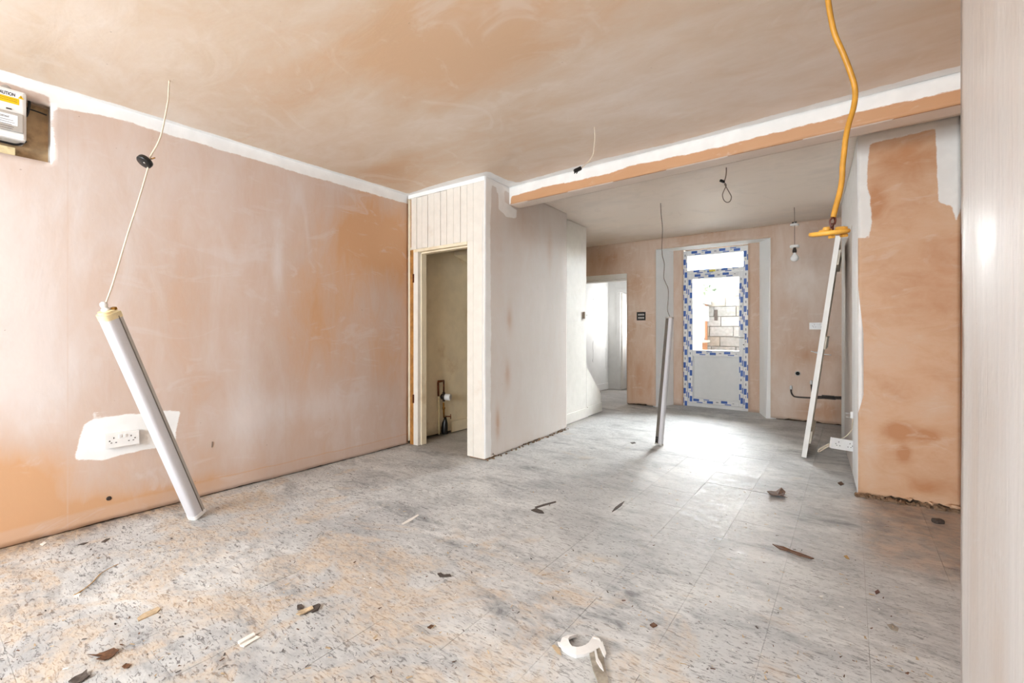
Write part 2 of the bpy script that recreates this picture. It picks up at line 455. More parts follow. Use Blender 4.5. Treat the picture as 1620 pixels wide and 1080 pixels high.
def surface(name, org, u, v, U, V, mat, step=0.03, holes=(), dry=0.6, blobs=(), polys=(), thick=0.06, rag=0.0, warp=0.002, parent=None, kind='structure', extra_u=(), extra_v=(), vtop=None):
    """plaster sheet: grid over u in U, v in V; blobs (u, v, ru, rv, amount) shift the plaster tone: drying patches, and bounced light on the back ceiling; polys are paint patches"""
    org, u, v = Vector(org), Vector(u).normalized(), Vector(v).normalized()
    us = breaks(U[0], U[1], step, [h[0] for h in holes] + [h[1] for h in holes] + list(extra_u))
    vs = breaks(V[0], V[1], step, [h[2] for h in holes] + [h[3] for h in holes] + list(extra_v))
    uu, vv = np.meshgrid(us, vs)
    P = np.stack([uu.ravel(), vv.ravel()], 1)
    d = np.full(len(P), float(dry))
    for (bu, bv, ru, rv, am) in blobs:
        d += am * np.exp(-(((P[:, 0] - bu) / ru) ** 2 + ((P[:, 1] - bv) / rv) ** 2))
    sd = np.full(len(P), -1.0)
    for pl in polys: sd = np.maximum(sd, poly_sd(P, pl))
    n = u.cross(v)
    w_ = warp * (np.sin(P[:, 0] * 3.1 + 1) * np.cos(P[:, 1] * 2.7) + 0.6 * np.sin(P[:, 0] * 7.3 + P[:, 1] * 5.1))
    PV = P.copy()
    if rag > 0:
        k = P[:, 1] <= V[0] + 1e-6
        prof = np.zeros(k.sum()); xs = P[k, 0]
        for fq, a_ in ((9, 0.5), (23, 0.3), (61, 0.25), (130, 0.2)):
            prof += a_ * np.sin(xs * fq + rng.uniform(0, 6))
        PV[k, 1] += rag * np.clip(prof * 0.7 + 0.3, 0, 1.2)
    co = np.array([tuple(org)]) + PV[:, :1] * np.array([tuple(u)]) + PV[:, 1:] * np.array([tuple(v)]) + w_[:, None] * np.array([tuple(n)])
    nu, nv = len(us), len(vs)
    faces = []
    for j in range(nv - 1):
        vm = (vs[j] + vs[j + 1]) / 2
        for i in range(nu - 1):
            um = (us[i] + us[i + 1]) / 2
            if any(h[0] < um < h[1] and h[2] < vm < h[3] for h in holes): continue
            a = j * nu + i
            faces.append((a, a + 1, a + nu + 1, a + nu))
    me = bpy.data.meshes.new(name)
    me.from_pydata([tuple(c) for c in co], [], faces)
    for nm, arr in (('dry', d), ('sd', sd)):
        at_ = me.attributes.new(nm, 'FLOAT', 'POINT'); at_.data.foreach_set('value', arr.astype(np.float32))
    me.polygons.foreach_set('use_smooth', np.ones(len(me.polygons), bool))
    bm = bmesh.new(); bm.from_mesh(me)
    bmesh.ops.delete(bm, geom=[x for x in bm.verts if not x.link_faces], context='VERTS'); bm.to_mesh(me); bm.free()
    o = link(name, me, mat, parent)
    s = o.modifiers.new('thickness', 'SOLIDIFY'); s.thickness = thick; s.offset = -1
    if kind and parent is None: o['kind'] = kind
    return o
def struct(o): o['kind'] = 'structure'; return o

CEIL = 2.5
XL = -3.58          # left wall face
YP = 3.09           # cupboard front face
YB = 6.75           # back wall face

# ================================================================ STRUCTURE
# ---- floor slab and tiles
mb = MB(); mb.box2((-6.2, -3.1, -0.16), (2.4, 9.3, -0.006)); fl = struct(mb.build('floor', M['floor_base']))
TS = 0.31
tx0, ty0 = -0.255, 1.79
tm = MB(); tm.box((0, 0, -0.003), (TS - 0.0008, TS - 0.0008, 0.006), None, 0.0004)
tiles = []
for i in range(-18, 8):
    for j in range(-14, 25):
        cx_, cy_ = tx0 + (i + 0.5) * TS, ty0 + (j + 0.5) * TS
        if cx_ < XL - 0.1 and cy_ < 6.8: continue
        if cy_ > 9.2: continue
        if cx_ < -2.75 and 5.2 < cy_ < 6.2 and False: continue
        rel = Vector((cx_, cy_, 0)); dep = rel.dot(FW)
        vis = False
        for sx in (-.5, 0, .5):
            for sy in (-.5, 0, .5):
                q = Vector((cx_ + sx * TS, cy_ + sy * TS, -CAMH)); dz = q.dot(FW)
                if dz > 0.3:
                    px_, py_ = CX + FOC * q.dot(RT) / dz, HY + FOC * CAMH / dz
                    if -10 < px_ < 1630 and py_ < 1090: vis = True
        if cx_ < -2.9 and cy_ > 4.6 and cy_ < 6.3: vis = False      # closed off under the stairs
        if cx_ > 0.2 and cy_ > 4.15: vis = False                      # behind the pier
        if cx_ > 0.65: vis = False
        if cx_ > -2.3 and cy_ > 7.3: vis = False                      # outside the back wall
        tiles.append((vis, dep, cx_, cy_))
vis_t = sorted([t for t in tiles if t[0]], key=lambda t: t[1])
rest = [t for t in tiles if not t[0] and not (t[2] > -2.3 and t[3] > 7.3) and t[2] < 1.9 and t[2] > -5.6] + vis_t[298:]
first = None
for k, (_, _, cx_, cy_) in enumerate(vis_t[:298]):
    if first is None:
        first = tm.build('floor_tile', M['floor'], fl); o = first
    else:
        o = first.copy(); COL.objects.link(o); o.parent = fl; o.matrix_parent_inverse = first.matrix_parent_inverse
    o.location = (cx_, cy_, random.uniform(-0.0006, 0.0006))
    o.rotation_euler = (random.uniform(-.0015, .0015), random.uniform(-.0015, .0015), random.uniform(-.002, .002))
mb = MB()
for (_, _, cx_, cy_) in rest: mb.box((cx_, cy_, -0.003), (TS - 0.002, TS - 0.002, 0.006))
o = mb.build('floor_tiles', M['floor'], fl); o['kind'] = 'stuff'

# ---- left wall with the meter recess
def LW(px, py): p = onX(px, py, XL); return (p.y, p.z)
ry1, rz_t = LW(81, 158); _, rz_b = LW(81, 258)
RY0, RY1, RZ0, RZ1 = -0.06, ry1, rz_b, 2.40
rz_strip = 0.08
def lwp(*pp): return [LW(*q) for q in pp]
strip_l = [(-2.8, CEIL + .05), (YP, CEIL + .05), (YP, CEIL - .085), (2.2, CEIL - .088), (1.4, CEIL - .075), (0.8, CEIL - .07), (0.55, CEIL - .10), (RY1 + .0, CEIL - .10), (RY1, CEIL - 0.055), (-2.8, CEIL - .055)]
patch_l = lwp((116, 728), (124, 690), (133, 668), (165, 658), (225, 652), (262, 648), (286, 650), (280, 672), (277, 702), (250, 708), (200, 717), (160, 727))
smudge_l = lwp((146, 664), (148, 650), (158, 648), (160, 662))
edge_l = [(RY1 - .004, RZ1), (RY1 + .014, RZ1), (RY1 + .014, RZ0 - .01), (RY1 - .004, RZ0 - .01)]
def bl(px, py, ru, rv, am): u_, v_ = LW(px, py); return (u_, v_, ru, rv, am)
wall_left = surface('wall_left', (XL, 0, 0), (0, 1, 0), (0, 0, 1), (-2.75, 3.085), (0.006, CEIL + 0.02), M['pl_left'], step=0.03, dry=0.62,
    holes=[(RY0, RY1, RZ0, RZ1)], rag=0.006,
    blobs=[bl(20, 420, .3, .6, .5), bl(60, 600, .22, .3, .35), bl(20, 790, .22, .28, -1.0), bl(90, 830, .3, .12, -.5), bl(590, 380, .4, .4, -1.0), bl(520, 500, .4, .55, -.55),
           bl(600, 560, .2, .35, -.3), bl(300, 480, .3, .3, -.15), bl(380, 560, .3, .4, .1), bl(400, 660, .35, .18, .35), bl(520, 640, .5, .12, .3), bl(200, 300, .35, .3, .12), bl(640, 450, .12, .9, -.25),
           bl(240, 790, .45, .10, -.25), bl(440, 410, .04, .25, .5), bl(300, 770, .6, .06, -.2)],
    polys=[strip_l, patch_l, smudge_l, edge_l])
mb = MB(); mb.box2((XL - 0.30, -2.75, 0), (XL - 0.10, 6.75, CEIL)); mb.box2((XL - .1, -2.75, 0), (XL - .018, 3.05, .06))
core_l = struct(mb.build('wall_left_core', M['core']))
# cream wall inside the cupboard (same wall further on)
wall_cup = surface('wall_cupboard', (XL, 0, 0), (0, 1, 0), (0, 0, 1), (3.085, 6.75), (0.03, CEIL), M['cream'], step=0.1, warp=0.003)

# ---- ceiling
def C2(px, py): p = onZ(px, py, CEIL); return (p.x, p.y)
BL, BR_ = Vector((-2.60, 3.468)), Vector((0.56, 3.317))        # beam front face line
bd = (BR_ - BL).normalized(); bn = Vector((-bd.y, bd.x))          # along, and towards the back
def bp(x, off): t_ = (x - BL.x) / bd.x; q = BL + bd * t_ + bn * off; return (q.x, q.y)
beam_strip = [bp(-2.7, .02), bp(0.9, .02), bp(0.9, -.075), bp(-.3, -.075), bp(-1.0, -.05), bp(-1.6, -.08), bp(-2.3, -.055), bp(-2.62, -.05)]
left_strip = [(XL - .05, -1.4), (XL + .03, -1.4), (XL + .035, .5), (XL + .05, .8), (XL + .04, 1.4), (XL + .05, 2.4), (XL + .05, YP - .05), (XL + .3, YP - .07), (-2.95, YP - .10), (-2.62, YP - .09), (-2.48, YP - .07), (-2.49, YP + .2), (-2.45, 3.40), (-2.7, 3.6), (XL - .05, 3.6)]
def cb_(px, py, ru, rv, am): u_, v_ = C2(px, py); return (u_, v_, ru, rv, am)
ceil = surface('ceiling', (0, 0, CEIL), (1, 0, 0), (0, -1, 0), (-3.72, 2.2), (-7.3, 2.9), M['pl_ceil'], step=0.05, dry=0.50,
    blobs=[(a, -b, c, d, e) for (a, b, c, d, e) in [cb_(760, 60, .5, .5, -.55), cb_(680, 130, .4, .35, -.3), cb_(600, 280, .5, .3, -.35), cb_(100, 30, .6, .5, .35), cb_(700, 200, .7, .2, .3),
           cb_(1000, 130, .5, .4, .35), cb_(1250, 110, .4, .5, .3), cb_(480, 230, .4, .3, .1), cb_(330, 90, .35, .3, -.12), cb_(900, 240, .6, .2, .2), cb_(1400, 60, .4, .3, .15)]]
          + [(-1.2, -5.3, 2.2, 1.15, 1.25), (-1.2, -4.2, 2.4, .6, 0.4), (0.5, -6.0, 1.5, .8, .3)],  # pale paint wash of the back ceiling, lifted further to stand in for bounced light
    polys=[[(a, -b) for a, b in beam_strip], [(a, -b) for a, b in left_strip]], thick=0.08)
# hall ceiling and ceiling mass over everything
mb = MB(); mb.box2((-6.2, 6.9, 2.45), (-2.2, 9.3, 2.55)); struct(mb.build('ceiling_hall', M['hall_white']))
mb = MB(); mb.box2((-6.3, -3.1, 2.585), (2.4, 7.1, 2.72)); struct(mb.build('ceiling_slab', M['core']))

# ---- beam across the ceiling
bl_len = (BR_ - BL).length
BZ = 2.335
front = surface('beam', (BL.x, BL.y, BZ), (bd.x, bd.y, 0), (0, 0, 1), (-0.02, bl_len), (0, CEIL - BZ), M['pl_beam'], step=0.02, dry=0.25, thick=0.02, warp=0.001,
    polys=[[(-.1, .3), (bl_len + .1, .3), (bl_len + .1, .075), (2.4, .080), (1.9, .070), (1.3, .085), (.9, .070), (.4, .085), (.12, .075), (.03, .07), (.02, .0), (-.1, 0)]])
front['kind'] = 'structure'
sof = surface('beam_soffit', (BL.x, BL.y, BZ), (-bd.x, -bd.y, 0), (bn.x, bn.y, 0), (-bl_len, .02), (.004, .17), M['pl_beam'], step=0.03, dry=1.1, thick=0.02, warp=0.0, parent=front)
mb = MB(); mb.prism([(*(BL + bn * .03), BZ + .02), (*(BL + bd * bl_len + bn * .03), BZ + .02), (*(BL + bd * bl_len + bn * .17), BZ + .02), (*(BL + bn * .17), BZ + .02)], (0, 0, CEIL - BZ - .02))
mb.build('beam_core', M['reveal_white'], front)

# ---- cupboard front: planks, header, door lining
part = empty('wall_partition', (-3.0, YP, 0)); struct(part)
HZ = 1.95
edges_px = [650.5, 659.0, 667.5, 676.5, 686.5, 696.7, 706.4, 717.2, 728.3, 739.0]
exs = [onY(e, 390, YP).x for e in edges_px]
for k in range(len(exs) - 1):
    mb = MB(); y_ = YP + random.uniform(-.002, .002)
    mb.box2((exs[k] + .0022, y_, HZ + random.uniform(-.003, .003)), (exs[k + 1] - .0022, y_ + .022, CEIL - .035 - random.uniform(0, .004)), 0.0035)
    mb.build('plank', M['board_white'], part)
xs_post = [onY(739.0, 600, YP).x, onY(748.5, 600, YP).x, -2.585]
for k in range(2):
    mb = MB(); mb.box2((xs_post[k] + .001, YP - .001 * k, 0.012), (xs_post[k + 1] - .001, YP + .022, HZ + .0 if k == 0 else CEIL - .035), 0.0025)
    mb.build('plank', M['board_white'], part)
mb = MB(); mb.box2((xs_post[0], YP - .0005, HZ), (xs_post[1] - .001, YP + .022, CEIL - .035), 0.0025); mb.build('plank', M['board_white'], part)
mb = MB(); mb.box2((XL + .005, YP + .022, HZ + .03), (-2.60, YP + .08, CEIL)); mb.box2((xs_post[0] + .01, YP + .022, 0.0), (-2.60, YP + .08, HZ + .03)); mb.build('stud_frame', M['raw_wood'], part)
# filler strip over the planks
mb = MB(); mb.box2((XL, YP - .004, CEIL - .036), (-2.585, YP + .03, CEIL + .01)); mb.build('filler_strip', M['reveal_white'], part)
# door lining
jx0, jx1 = onY(654.5, 600, YP).x, onY(661.5, 600, YP).x
mb = MB(); mb.box2((jx0, YP - .004, 0.004), (jx1, YP + .11, HZ + .0), 0.002); mb.build('door_lining', M['board_white'], part)
mb = MB(); mb.box2((jx1, YP + .035, 0.004), (jx1 + .012, YP + .10, HZ - .03), 0.002); mb.build('door_stop', M['cream'], part)
mb = MB(); mb.box2((jx0, YP - .006, HZ - .030), (xs_post[0] + .001, YP + .11, HZ - .001), 0.002); mb.build('head_lining', M['cream'], part)
mb = MB(); mb.box2((jx1, YP + .035, HZ - .045), (xs_post[0], YP + .10, HZ - .030), 0.002); mb.build('head_stop', M['cream'], part)
mb = MB(); mb.box2((XL + .012, YP + .01, 0), (jx0 - .014, YP + .07, HZ), 0.0); mb.build('rough_stud', M['raw_wood'], part)
for zz in (0.42, 1.62):
    mb = MB(); mb.box2((jx0 - .002, YP - .006, zz), (jx0 + .012, YP - .001, zz + .085)); mb.tube([(jx0 - .004, YP - .008, zz), (jx0 - .004, YP - .008, zz + .085)], .004); mb.build('hinge', M['copper'], part)

# plastered flank of the cupboard
SA, SB = Vector((-2.578, YP)), Vector((-2.650, 4.66))
sd_ = (SB - SA).normalized(); s_len = (SB - SA).length
def SW(px, py):
    r = ray(px, py); nn = Vector((sd_.y, -sd_.x, 0)); k = (Vector((SA.x, SA.y, 0)) - EYE).dot(nn) / r.dot(nn); q = EYE + r * k
    return ((Vector((q.x, q.y)) - SA).dot(sd_), q.z)
def sb_(px, py, ru, rv, am): u_, v_ = SW(px, py); return (u_, v_, ru, rv, am)
hook = [SW(*q) for q in ((784, 282), (806, 290), (797, 304), (798, 320), (818, 332), (817, 346), (800, 342), (789, 330), (788, 306), (785, 304))]
side = surface('wall_partition_side', (SA.x, SA.y, 0), (sd_.x, sd_.y, 0), (0, 0, 1), (0, s_len), (0.002, CEIL), M['pl_side'], step=0.02, dry=0.9, rag=0.022, thick=0.03,
    blobs=[sb_(806, 505, .05, .12, -.8), sb_(803, 590, .05, .14, -.7), sb_(787, 670, .035, .15, -1.0), sb_(870, 400, .06, .25, -.45), sb_(830, 350, .25, .25, -.35), sb_(860, 480, .3, .5, .15), sb_(845, 610, .3, .3, .25), sb_(790, 400, .08, .5, -.2)],
    polys=[[(-.05, 0), (.085, 0), (.09, 1.2), (.075, 2.0), (.10, 2.44), (.42, 2.45), (.42, 2.6), (-.05, 2.6)], hook])
mb = MB()
mb.prism([(SA.x - .03, SA.y + .03, 0), (SB.x - .03, SB.y - .004, 0), (SB.x - .10, SB.y - .004, 0), (SA.x - .10, SA.y + .03, 0)], (0, 0, CEIL))
mb.prism([(SA.x - .012, SA.y + .035, 0), (SB.x - .012, SB.y - .01, 0), (SB.x - .03, SB.y - .01, 0), (SA.x - .03, SA.y + .035, 0)], (0, 0, .10))
mb.build('rubble_core', M['mortar'], side)
mb = MB(); mb.prism([(SA.x - .101, SA.y + .03, 0), (SB.x - .101, SB.y - .004, 0), (SB.x - .115, SB.y - .004, 0), (SA.x - .115, SA.y + .03, 0)], (0, 0, CEIL)); mb.build('cupboard_bounce_lining', M['cream'], side)  # unseen cream sheet over the core, added to bounce light inside the cupboard

# white boarded panel further along, with raking lower board and skirting
PA, PB = Vector((-2.757, 4.60)), Vector((-2.812, 5.918))
pd = (PB - PA).normalized(); pn = Vector((pd.y, -pd.x))
def PW(px, py):
    r = ray(px, py); nn = Vector((pn.x, pn.y, 0)); k = (Vector((PA.x, PA.y, 0)) - EYE).dot(nn) / r.dot(nn); q = EYE + r * k
    return ((Vector((q.x, q.y)) - PA).dot(pd), q.z)
def p3(u_, z_, off=0.0): q = PA + pd * u_ - pn * off; return (q.x, q.y, z_)
pan = empty('wall_stair_panel', (PA.x, PA.y, 0)); struct(pan)
um = PW(927.5, 600)[0]; ue = PW(950.5, 600)[0]
top0, top1 = CEIL - .012, CEIL - .004
mb = MB(); mb.prism([p3(0, .03), p3(um, .03), p3(um, top1 - .0), p3(0.02, top0)], (*(pn * -.03), 0)); mb.build('panel', M['panel_white'], pan)
z_a = PW(928.5, 580)[1]; z_b = PW(949.5, 622)[1]
mb = MB(); mb.prism([p3(um + .004, .05), p3(ue, .05), p3(ue, z_b), p3(um + .004, z_a)], (*(pn * -.03), 0)); mb.build('raking_panel', M['panel_white'], pan)
mb = MB(); mb.prism([p3(0, .006, -.016), p3(um + .02, .006, -.016), p3(um + .02, .125, -.016), p3(0, .125, -.016)], (*(pn * -.016), 0)); mb.build('skirting', M['panel_white'], pan)
mb = MB(); mb.prism([p3(um + .022, .012, -.013), p3(ue + .015, .012, -.013), p3(ue + .015, .132, -.013), p3(um + .022, .132, -.013)], (*(pn * -.016), 0)); mb.build('skirting', M['panel_white'], pan)
# board closing the stair side behind, up to the ceiling, and stair risers hidden behind it
mb = MB(); mb.prism([p3(um - .03, 0.0, .03), p3(um - .03, CEIL, .03), p3(um - .03, CEIL, .8), p3(um - .03, 0, .8)], (*(pd * .03), 0)); mb.build('end_panel', M['panel_white'], pan)
for k in range(2):
    a_ = um + .001 + (ue - um) * .5 * 0
    mb = MB(); mb.prism([p3(um + .005, 0.0, .031), p3(ue - .24 * k, 0.0, .031), p3(ue - .24 * k, .2 * (k + 1), .031), p3(um + .005, .2 * (k + 1), .031)] if ue - .24 * k > um + .05 else [p3(um + .005, 0, .031), p3(um + .06, 0, .031), p3(um + .06, .4, .031), p3(um + .005, .4, .031)], (*(pn * -.75), 0))
    mb.build('stair_step', M['panel_white'], pan)
# sloping underside of the stairs inside the cupboard
q1, q2 = onX(719, 404, XL), onX(737, 421, XL)
sl = (q2.z - q1.z) / (q2.y - q1.y)
ya, yb = 3.25, 5.2
mb = MB(); mb.prism([(XL, q1.y, q1.z), (XL, 4.9, max(.15, q1.z + sl * (4.9 - q1.y) * .55)), (-2.80, 4.9, max(.15, q1.z + sl * (4.9 - q1.y) * .55)), (-2.80, q1.y, q1.z)], (0, 0, .05)); struct(mb.build('stair_soffit', M['cream']))
mb = MB(); mb.box2((XL, 4.7, 0), (-2.80, 4.74, 2.0)); struct(mb.build('wall_cupboard_back', M['cream']))
b0 = onX(713, 685, XL).y
mb = MB(); mb.box2((XL, b0, 0.01), (XL + .018, 4.7, .13), .003); struct(mb.build('baseboard_cupboard', M['cream']))

# ---- back wall with doorway to the hall and the deep glazed-door opening
def BW(px, py): p = onY(px, py, YB); return (p.x, p.z)
HX0, HX1 = -3.64, BW(991.6, 600)[0]
HT = BW(991, 440)[1]
DX0 = BW(1037.5, 600)[0]; DX1 = BW(1219, 560)[0]; DT = (BW(1038, 395)[1] + BW(1222, 374)[1]) / 2
def bb(px, py, ru, rv, am): u_, v_ = BW(px, py); return (u_, v_, ru, rv, am)
wall_back = surface('wall_back', (0, YB, 0), (1, 0, 0), (0, 0, 1), (-3.9, 1.9), (0.012, CEIL + .01), M['pl_back'], step=0.04, dry=0.50, rag=0.02, thick=0.03, warp=0.003,
    holes=[(HX0, HX1, -1, HT), (DX0, DX1, -1, DT)],
    blobs=[bb(1010, 600, .25, .5, -.45), bb(1005, 450, .2, .2, -.35), bb(960, 410, .3, .15, -.4), bb(1020, 540, .12, .12, .2), bb(1270, 440, .3, .3, .35), bb(1290, 560, .3, .12, -.4), bb(1300, 650, .3, .12, -.5), bb(1250, 630, .2, .2, .2), bb(1255, 480, .1, .1, -.2), bb(1130, 368, .6, .06, -.1)])
mb = MB()
for a_, b_, c_, d_ in ((-3.95, HX0, 0, CEIL), (HX0, HX1, HT + .07, CEIL), (HX1 , DX0 - .17, 0, CEIL), (DX1 + .05, 1.9, 0, CEIL)):
    mb.box2((a_, YB + .03, c_), (b_, YB + .16, d_))
mb.build('wall_core', M['core'], wall_back)
# reveals: splayed white returns, soffit, plaster cheeks beside the frame
YD = 7.13
IX0, IX1 = onY(1065.5, 600, YD).x, onY(1201.5, 600, YD).x
IT = (onY(1065, 397.4, YD).z + onY(1201, 382.4, YD).z) / 2
rev = empty('door_reveal', (0, YB, 0)); struct(rev)
mb = MB(); mb.prism([(DX0, YB + .003, 0), (IX0, YD, 0), (IX0 - .05, YD + .05, 0), (DX0 - .05, YB + .03, 0)], (0, 0, DT + .03)); mb.build('reveal_cheek', M['reveal_white'], rev)
mb = MB(); mb.prism([(DX1 - .055, YB - .012, 0), (IX1, YD, 0), (IX1 + .05, YD + .05, 0), (DX1 + .05, YB + .03, 0)], (0, 0, .25)); bmesh.ops.scale(mb.bm, vec=(1, 1, 1), verts=mb.bm.verts)
mb2 = MB()
lo = [(DX1 - .05, YB - .004, 0), (IX1, YD, 0), (IX1 + .06, YD + .05, 0), (DX1 + .06, YB + .03, 0)]
hi = [(DX1, YB + .006, DT + .03), (IX1, YD, DT + .03), (IX1 + .06, YD + .05, DT + .03), (DX1 + .08, YB + .03, DT + .03)]
va = [mb2.bm.verts.new(p) for p in lo]; vb = [mb2.bm.verts.new(p) for p in hi]
mb2.bm.faces.new(va); mb2.bm.faces.new(vb[::-1])
for i in range(4): mb2.bm.faces.new([va[i], vb[i], vb[(i + 1) % 4], va[(i + 1) % 4]])
mb.bm.free(); mb2.build('reveal_cheek', M['reveal_white'], rev)
mb = MB(); mb.prism([(DX0, YB + .006, DT), (DX1, YB + .006, DT), (DX1 + .02, YD + .05, IT), (DX0 - .02, YD + .05, IT)], (0, 0, .08)); mb.build('reveal_soffit', M['reveal_white'], rev)
mb = MB(); mb.box2((-2.6, YB + .03, DT + .08), (-.5, YD + .25, CEIL)); mb.build('lintel_core', M['core'], rev)
FX0, FX1 = onY(1080, 560, YD).x, onY(1184, 560, YD).x
surface('reveal_back', (0, YD, 0), (1, 0, 0), (0, 0, 1), (IX0 - .03, FX0 + .004), (0, IT + .03), M['pl_back'], step=.05, dry=.5, thick=.12, parent=rev)
surface('reveal_back', (0, YD, 0), (1, 0, 0), (0, 0, 1), (FX1 - .004, IX1 + .03), (0, IT + .03), M['pl_back'], step=.05, dry=.35, thick=.12, parent=rev)
mb = MB(); mb.box2((IX0 - .6, YD + .12, 0), (FX0, YD + .3, 3.0)); mb.box2((FX1, YD + .12, 0), (IX1 + 2.5, YD + .3, 3.0)); mb.box2((FX0, YD + .12, IT + .02), (FX1, YD + .3, 3.0)); mb.box2((DX1 + .08, YB + .16, 0), (DX1 + .2, YD + .2, 2.6)); mb.box2((DX0 - .35, YB + .16, 0), (DX0 - .17, YD + .2, 2.6))
struct(mb.build('wall_back_outer', M['core']))

# hall doorway casing
cas = empty('door_2', ((HX0 + HX1) / 2, YB, 0)); struct(cas)
mb = MB(); mb.box2((HX0 - .01, YB - .012, HT), (HX1 + .002, YB + .16, HT + .075), .004); mb.build('head_casing', M['panel_white'], cas)
mb = MB(); mb.box2((HX0, YB + .02, HT - .03), (HX1, YB + .16, HT - .001), .003); mb.build('head_lining', M['panel_white'], cas)
mb = MB(); mb.box2((HX1 - .004, YB + .03, .005), (HX1 + .02, YB + .16, HT), .003); mb.build('jamb', M['panel_white'], cas)
# hall beyond
hallw = empty('wall_hall', (-3.6, 8.5, 0)); struct(hallw)
HSX, HEY = -3.78, 8.26
mb = MB(); mb.box2((HSX - .1, YB + .16, 0), (HSX, HEY + .1, 2.5)); mb.build('hall_side', M['hall_white'], hallw)
mb = MB(); mb.box2((HSX, HEY, 0), (-3.53, HEY + .1, 2.5)); mb.box2((-3.53, HEY, 1.87), (-2.45, HEY + .1, 2.5)); mb.box2((-2.85, HEY, 0), (-2.45, HEY + .1, 1.87)); mb.build('hall_end', M['hall_white'], hallw)
mb = MB(); mb.box2((-2.55, YB + .16, 0), (-2.45, HEY + .1, 2.5)); mb.build('hall_right', M['hall_white'], hallw)
mb = MB(); mb.box2((HSX, YB + .2, .01), (HSX + .014, HEY, .13), .003); mb.box2((HSX, HEY - .014, .01), (-3.60, HEY, .13), .003); mb.build('hall_skirting', M['hall_white'], hallw)
mb = MB(); mb.box2((-4.2, 9.2, 0), (-2.3, 9.3, 2.5)); mb.box2((-4.3, 8.3, 0), (-4.2, 9.3, 2.5)); mb.box2((-2.45, 8.3, 0), (-2.35, 9.3, 2.5)); mb.build('far_room_wall', M['hall_white'], hallw)
dr3 = empty('door_3', (-3.5, HEY, 0)); struct(dr3)
mb = MB(); mb.box2((-3.60, HEY - .015, 0), (-3.525, HEY + .005, 1.859), .004); mb.build('casing', M['hall_white'], dr3)
mb = MB(); mb.box2((-3.60, HEY - .015, 1.86), (-2.85, HEY + .005, 1.935), .004); mb.build('head_casing', M['hall_white'], dr3)
mb = MB(); mb.box2((-3.529, HEY + .012, .01), (-3.489, HEY + .72, 1.85), .003); lf = mb.build('door_leaf', M['panel_white'], dr3)
for z0, z1 in ((.2, .8), (1.0, 1.7)):
    mb = MB(); mb.box2((-3.491, HEY + .12, z0), (-3.483, HEY + .62, z1), .003); mb.build('door_leaf_panel', M['hall_white'], lf)
crack_m = simple('crack', srgb(120, 116, 112), .8)
for k, (cy_, z0, z1) in enumerate([(7.62, 1.40, 1.72), (7.63, 1.28, 1.36), (7.60, .55, .95), (8.14, .4, .8), (8.14, 1.0, 1.6)]):
    mb = MB(); q = [(HSX + .0008, cy_ + random.uniform(-.012, .012), z0 + (z1 - z0) * a / 9) for a in range(10)]
    mb.tube(q, [.001 + .003 * random.random() if k < 3 else .0015 for _ in q], 5, flat=.3); mb.build('crack', crack_m, hallw)

# ---- pier on the right, its flank, and the right wall
YPF = 4.0
PX0, PX1 = 0.044, 0.56
def PF(px, py): p = onY(px, py, YPF); return (p.x, p.z)
def pb(px, py, ru, rv, am): u_, v_ = PF(px, py); return (u_, v_, ru, rv, am)
pp = [PF(*q) for q in ((1345, 205), (1530, 165), (1530, 300), (1514, 345), (1511, 352), (1506, 326), (1484, 320), (1481, 262), (1479, 204), (1430, 216), (1375, 226), (1373, 290), (1379, 350), (1374, 376), (1345, 378))]
pier = surface('wall_pier', (0, YPF, 0), (1, 0, 0), (0, 0, 1), (PX0, PX1), (0.014, CEIL), M['pl_pier'], step=.02, dry=.42, rag=.035, thick=.03,
    blobs=[pb(1420, 682, .06, .06, -.8), pb(1465, 690, .06, .04, -.8), pb(1430, 718, .03, .05, -.7), pb(1385, 320, .05, .12, -.6), pb(1430, 250, .15, .1, -.45), pb(1400, 560, .25, .15, .2), pb(1375, 700, .06, .35, .35), pb(1460, 770, .1, .06, -.4), pb(1450, 450, .2, .2, -.1), pb(1480, 640, .1, .1, .2)],
    polys=[pp])
FA, FB = Vector((PX0, YPF)), Vector((-0.073, 6.03))
fd = (FB - FA).normalized(); f_len = (FB - FA).length
flank = surface('wall_pier_flank', (FB.x, FB.y, 0), (-fd.x, -fd.y, 0), (0, 0, 1), (0, f_len), (0.0, CEIL), M['pl_side'], step=.03, dry=.75, thick=.03, rag=.015,
    polys=[[(-.1, -.1), (.50, -.1), (.50, 2.6), (-.1, 2.6)], [(f_len - .55, -.1), (f_len + .1, -.1), (f_len + .1, 2.6), (f_len - .55, 2.6)], [(-.1, 1.95), (f_len + .1, 2.0), (f_len + .1, 2.6), (-.1, 2.6)]])
mb = MB(); mb.prism([(PX0 + .02, YPF + .02, 0), (PX1 + .5, YPF + .02, 0), (PX1 + .5, FB.y, 0), (FB.x + .02, FB.y, 0)], (0, 0, CEIL)); mb.build('pier_core', M['core'], pier)
mb = MB(); mb.box2((FB.x, FB.y, 0), (1.06, FB.y + .015, CEIL)); mb.build('pier_return', M['reveal_white'], pier)
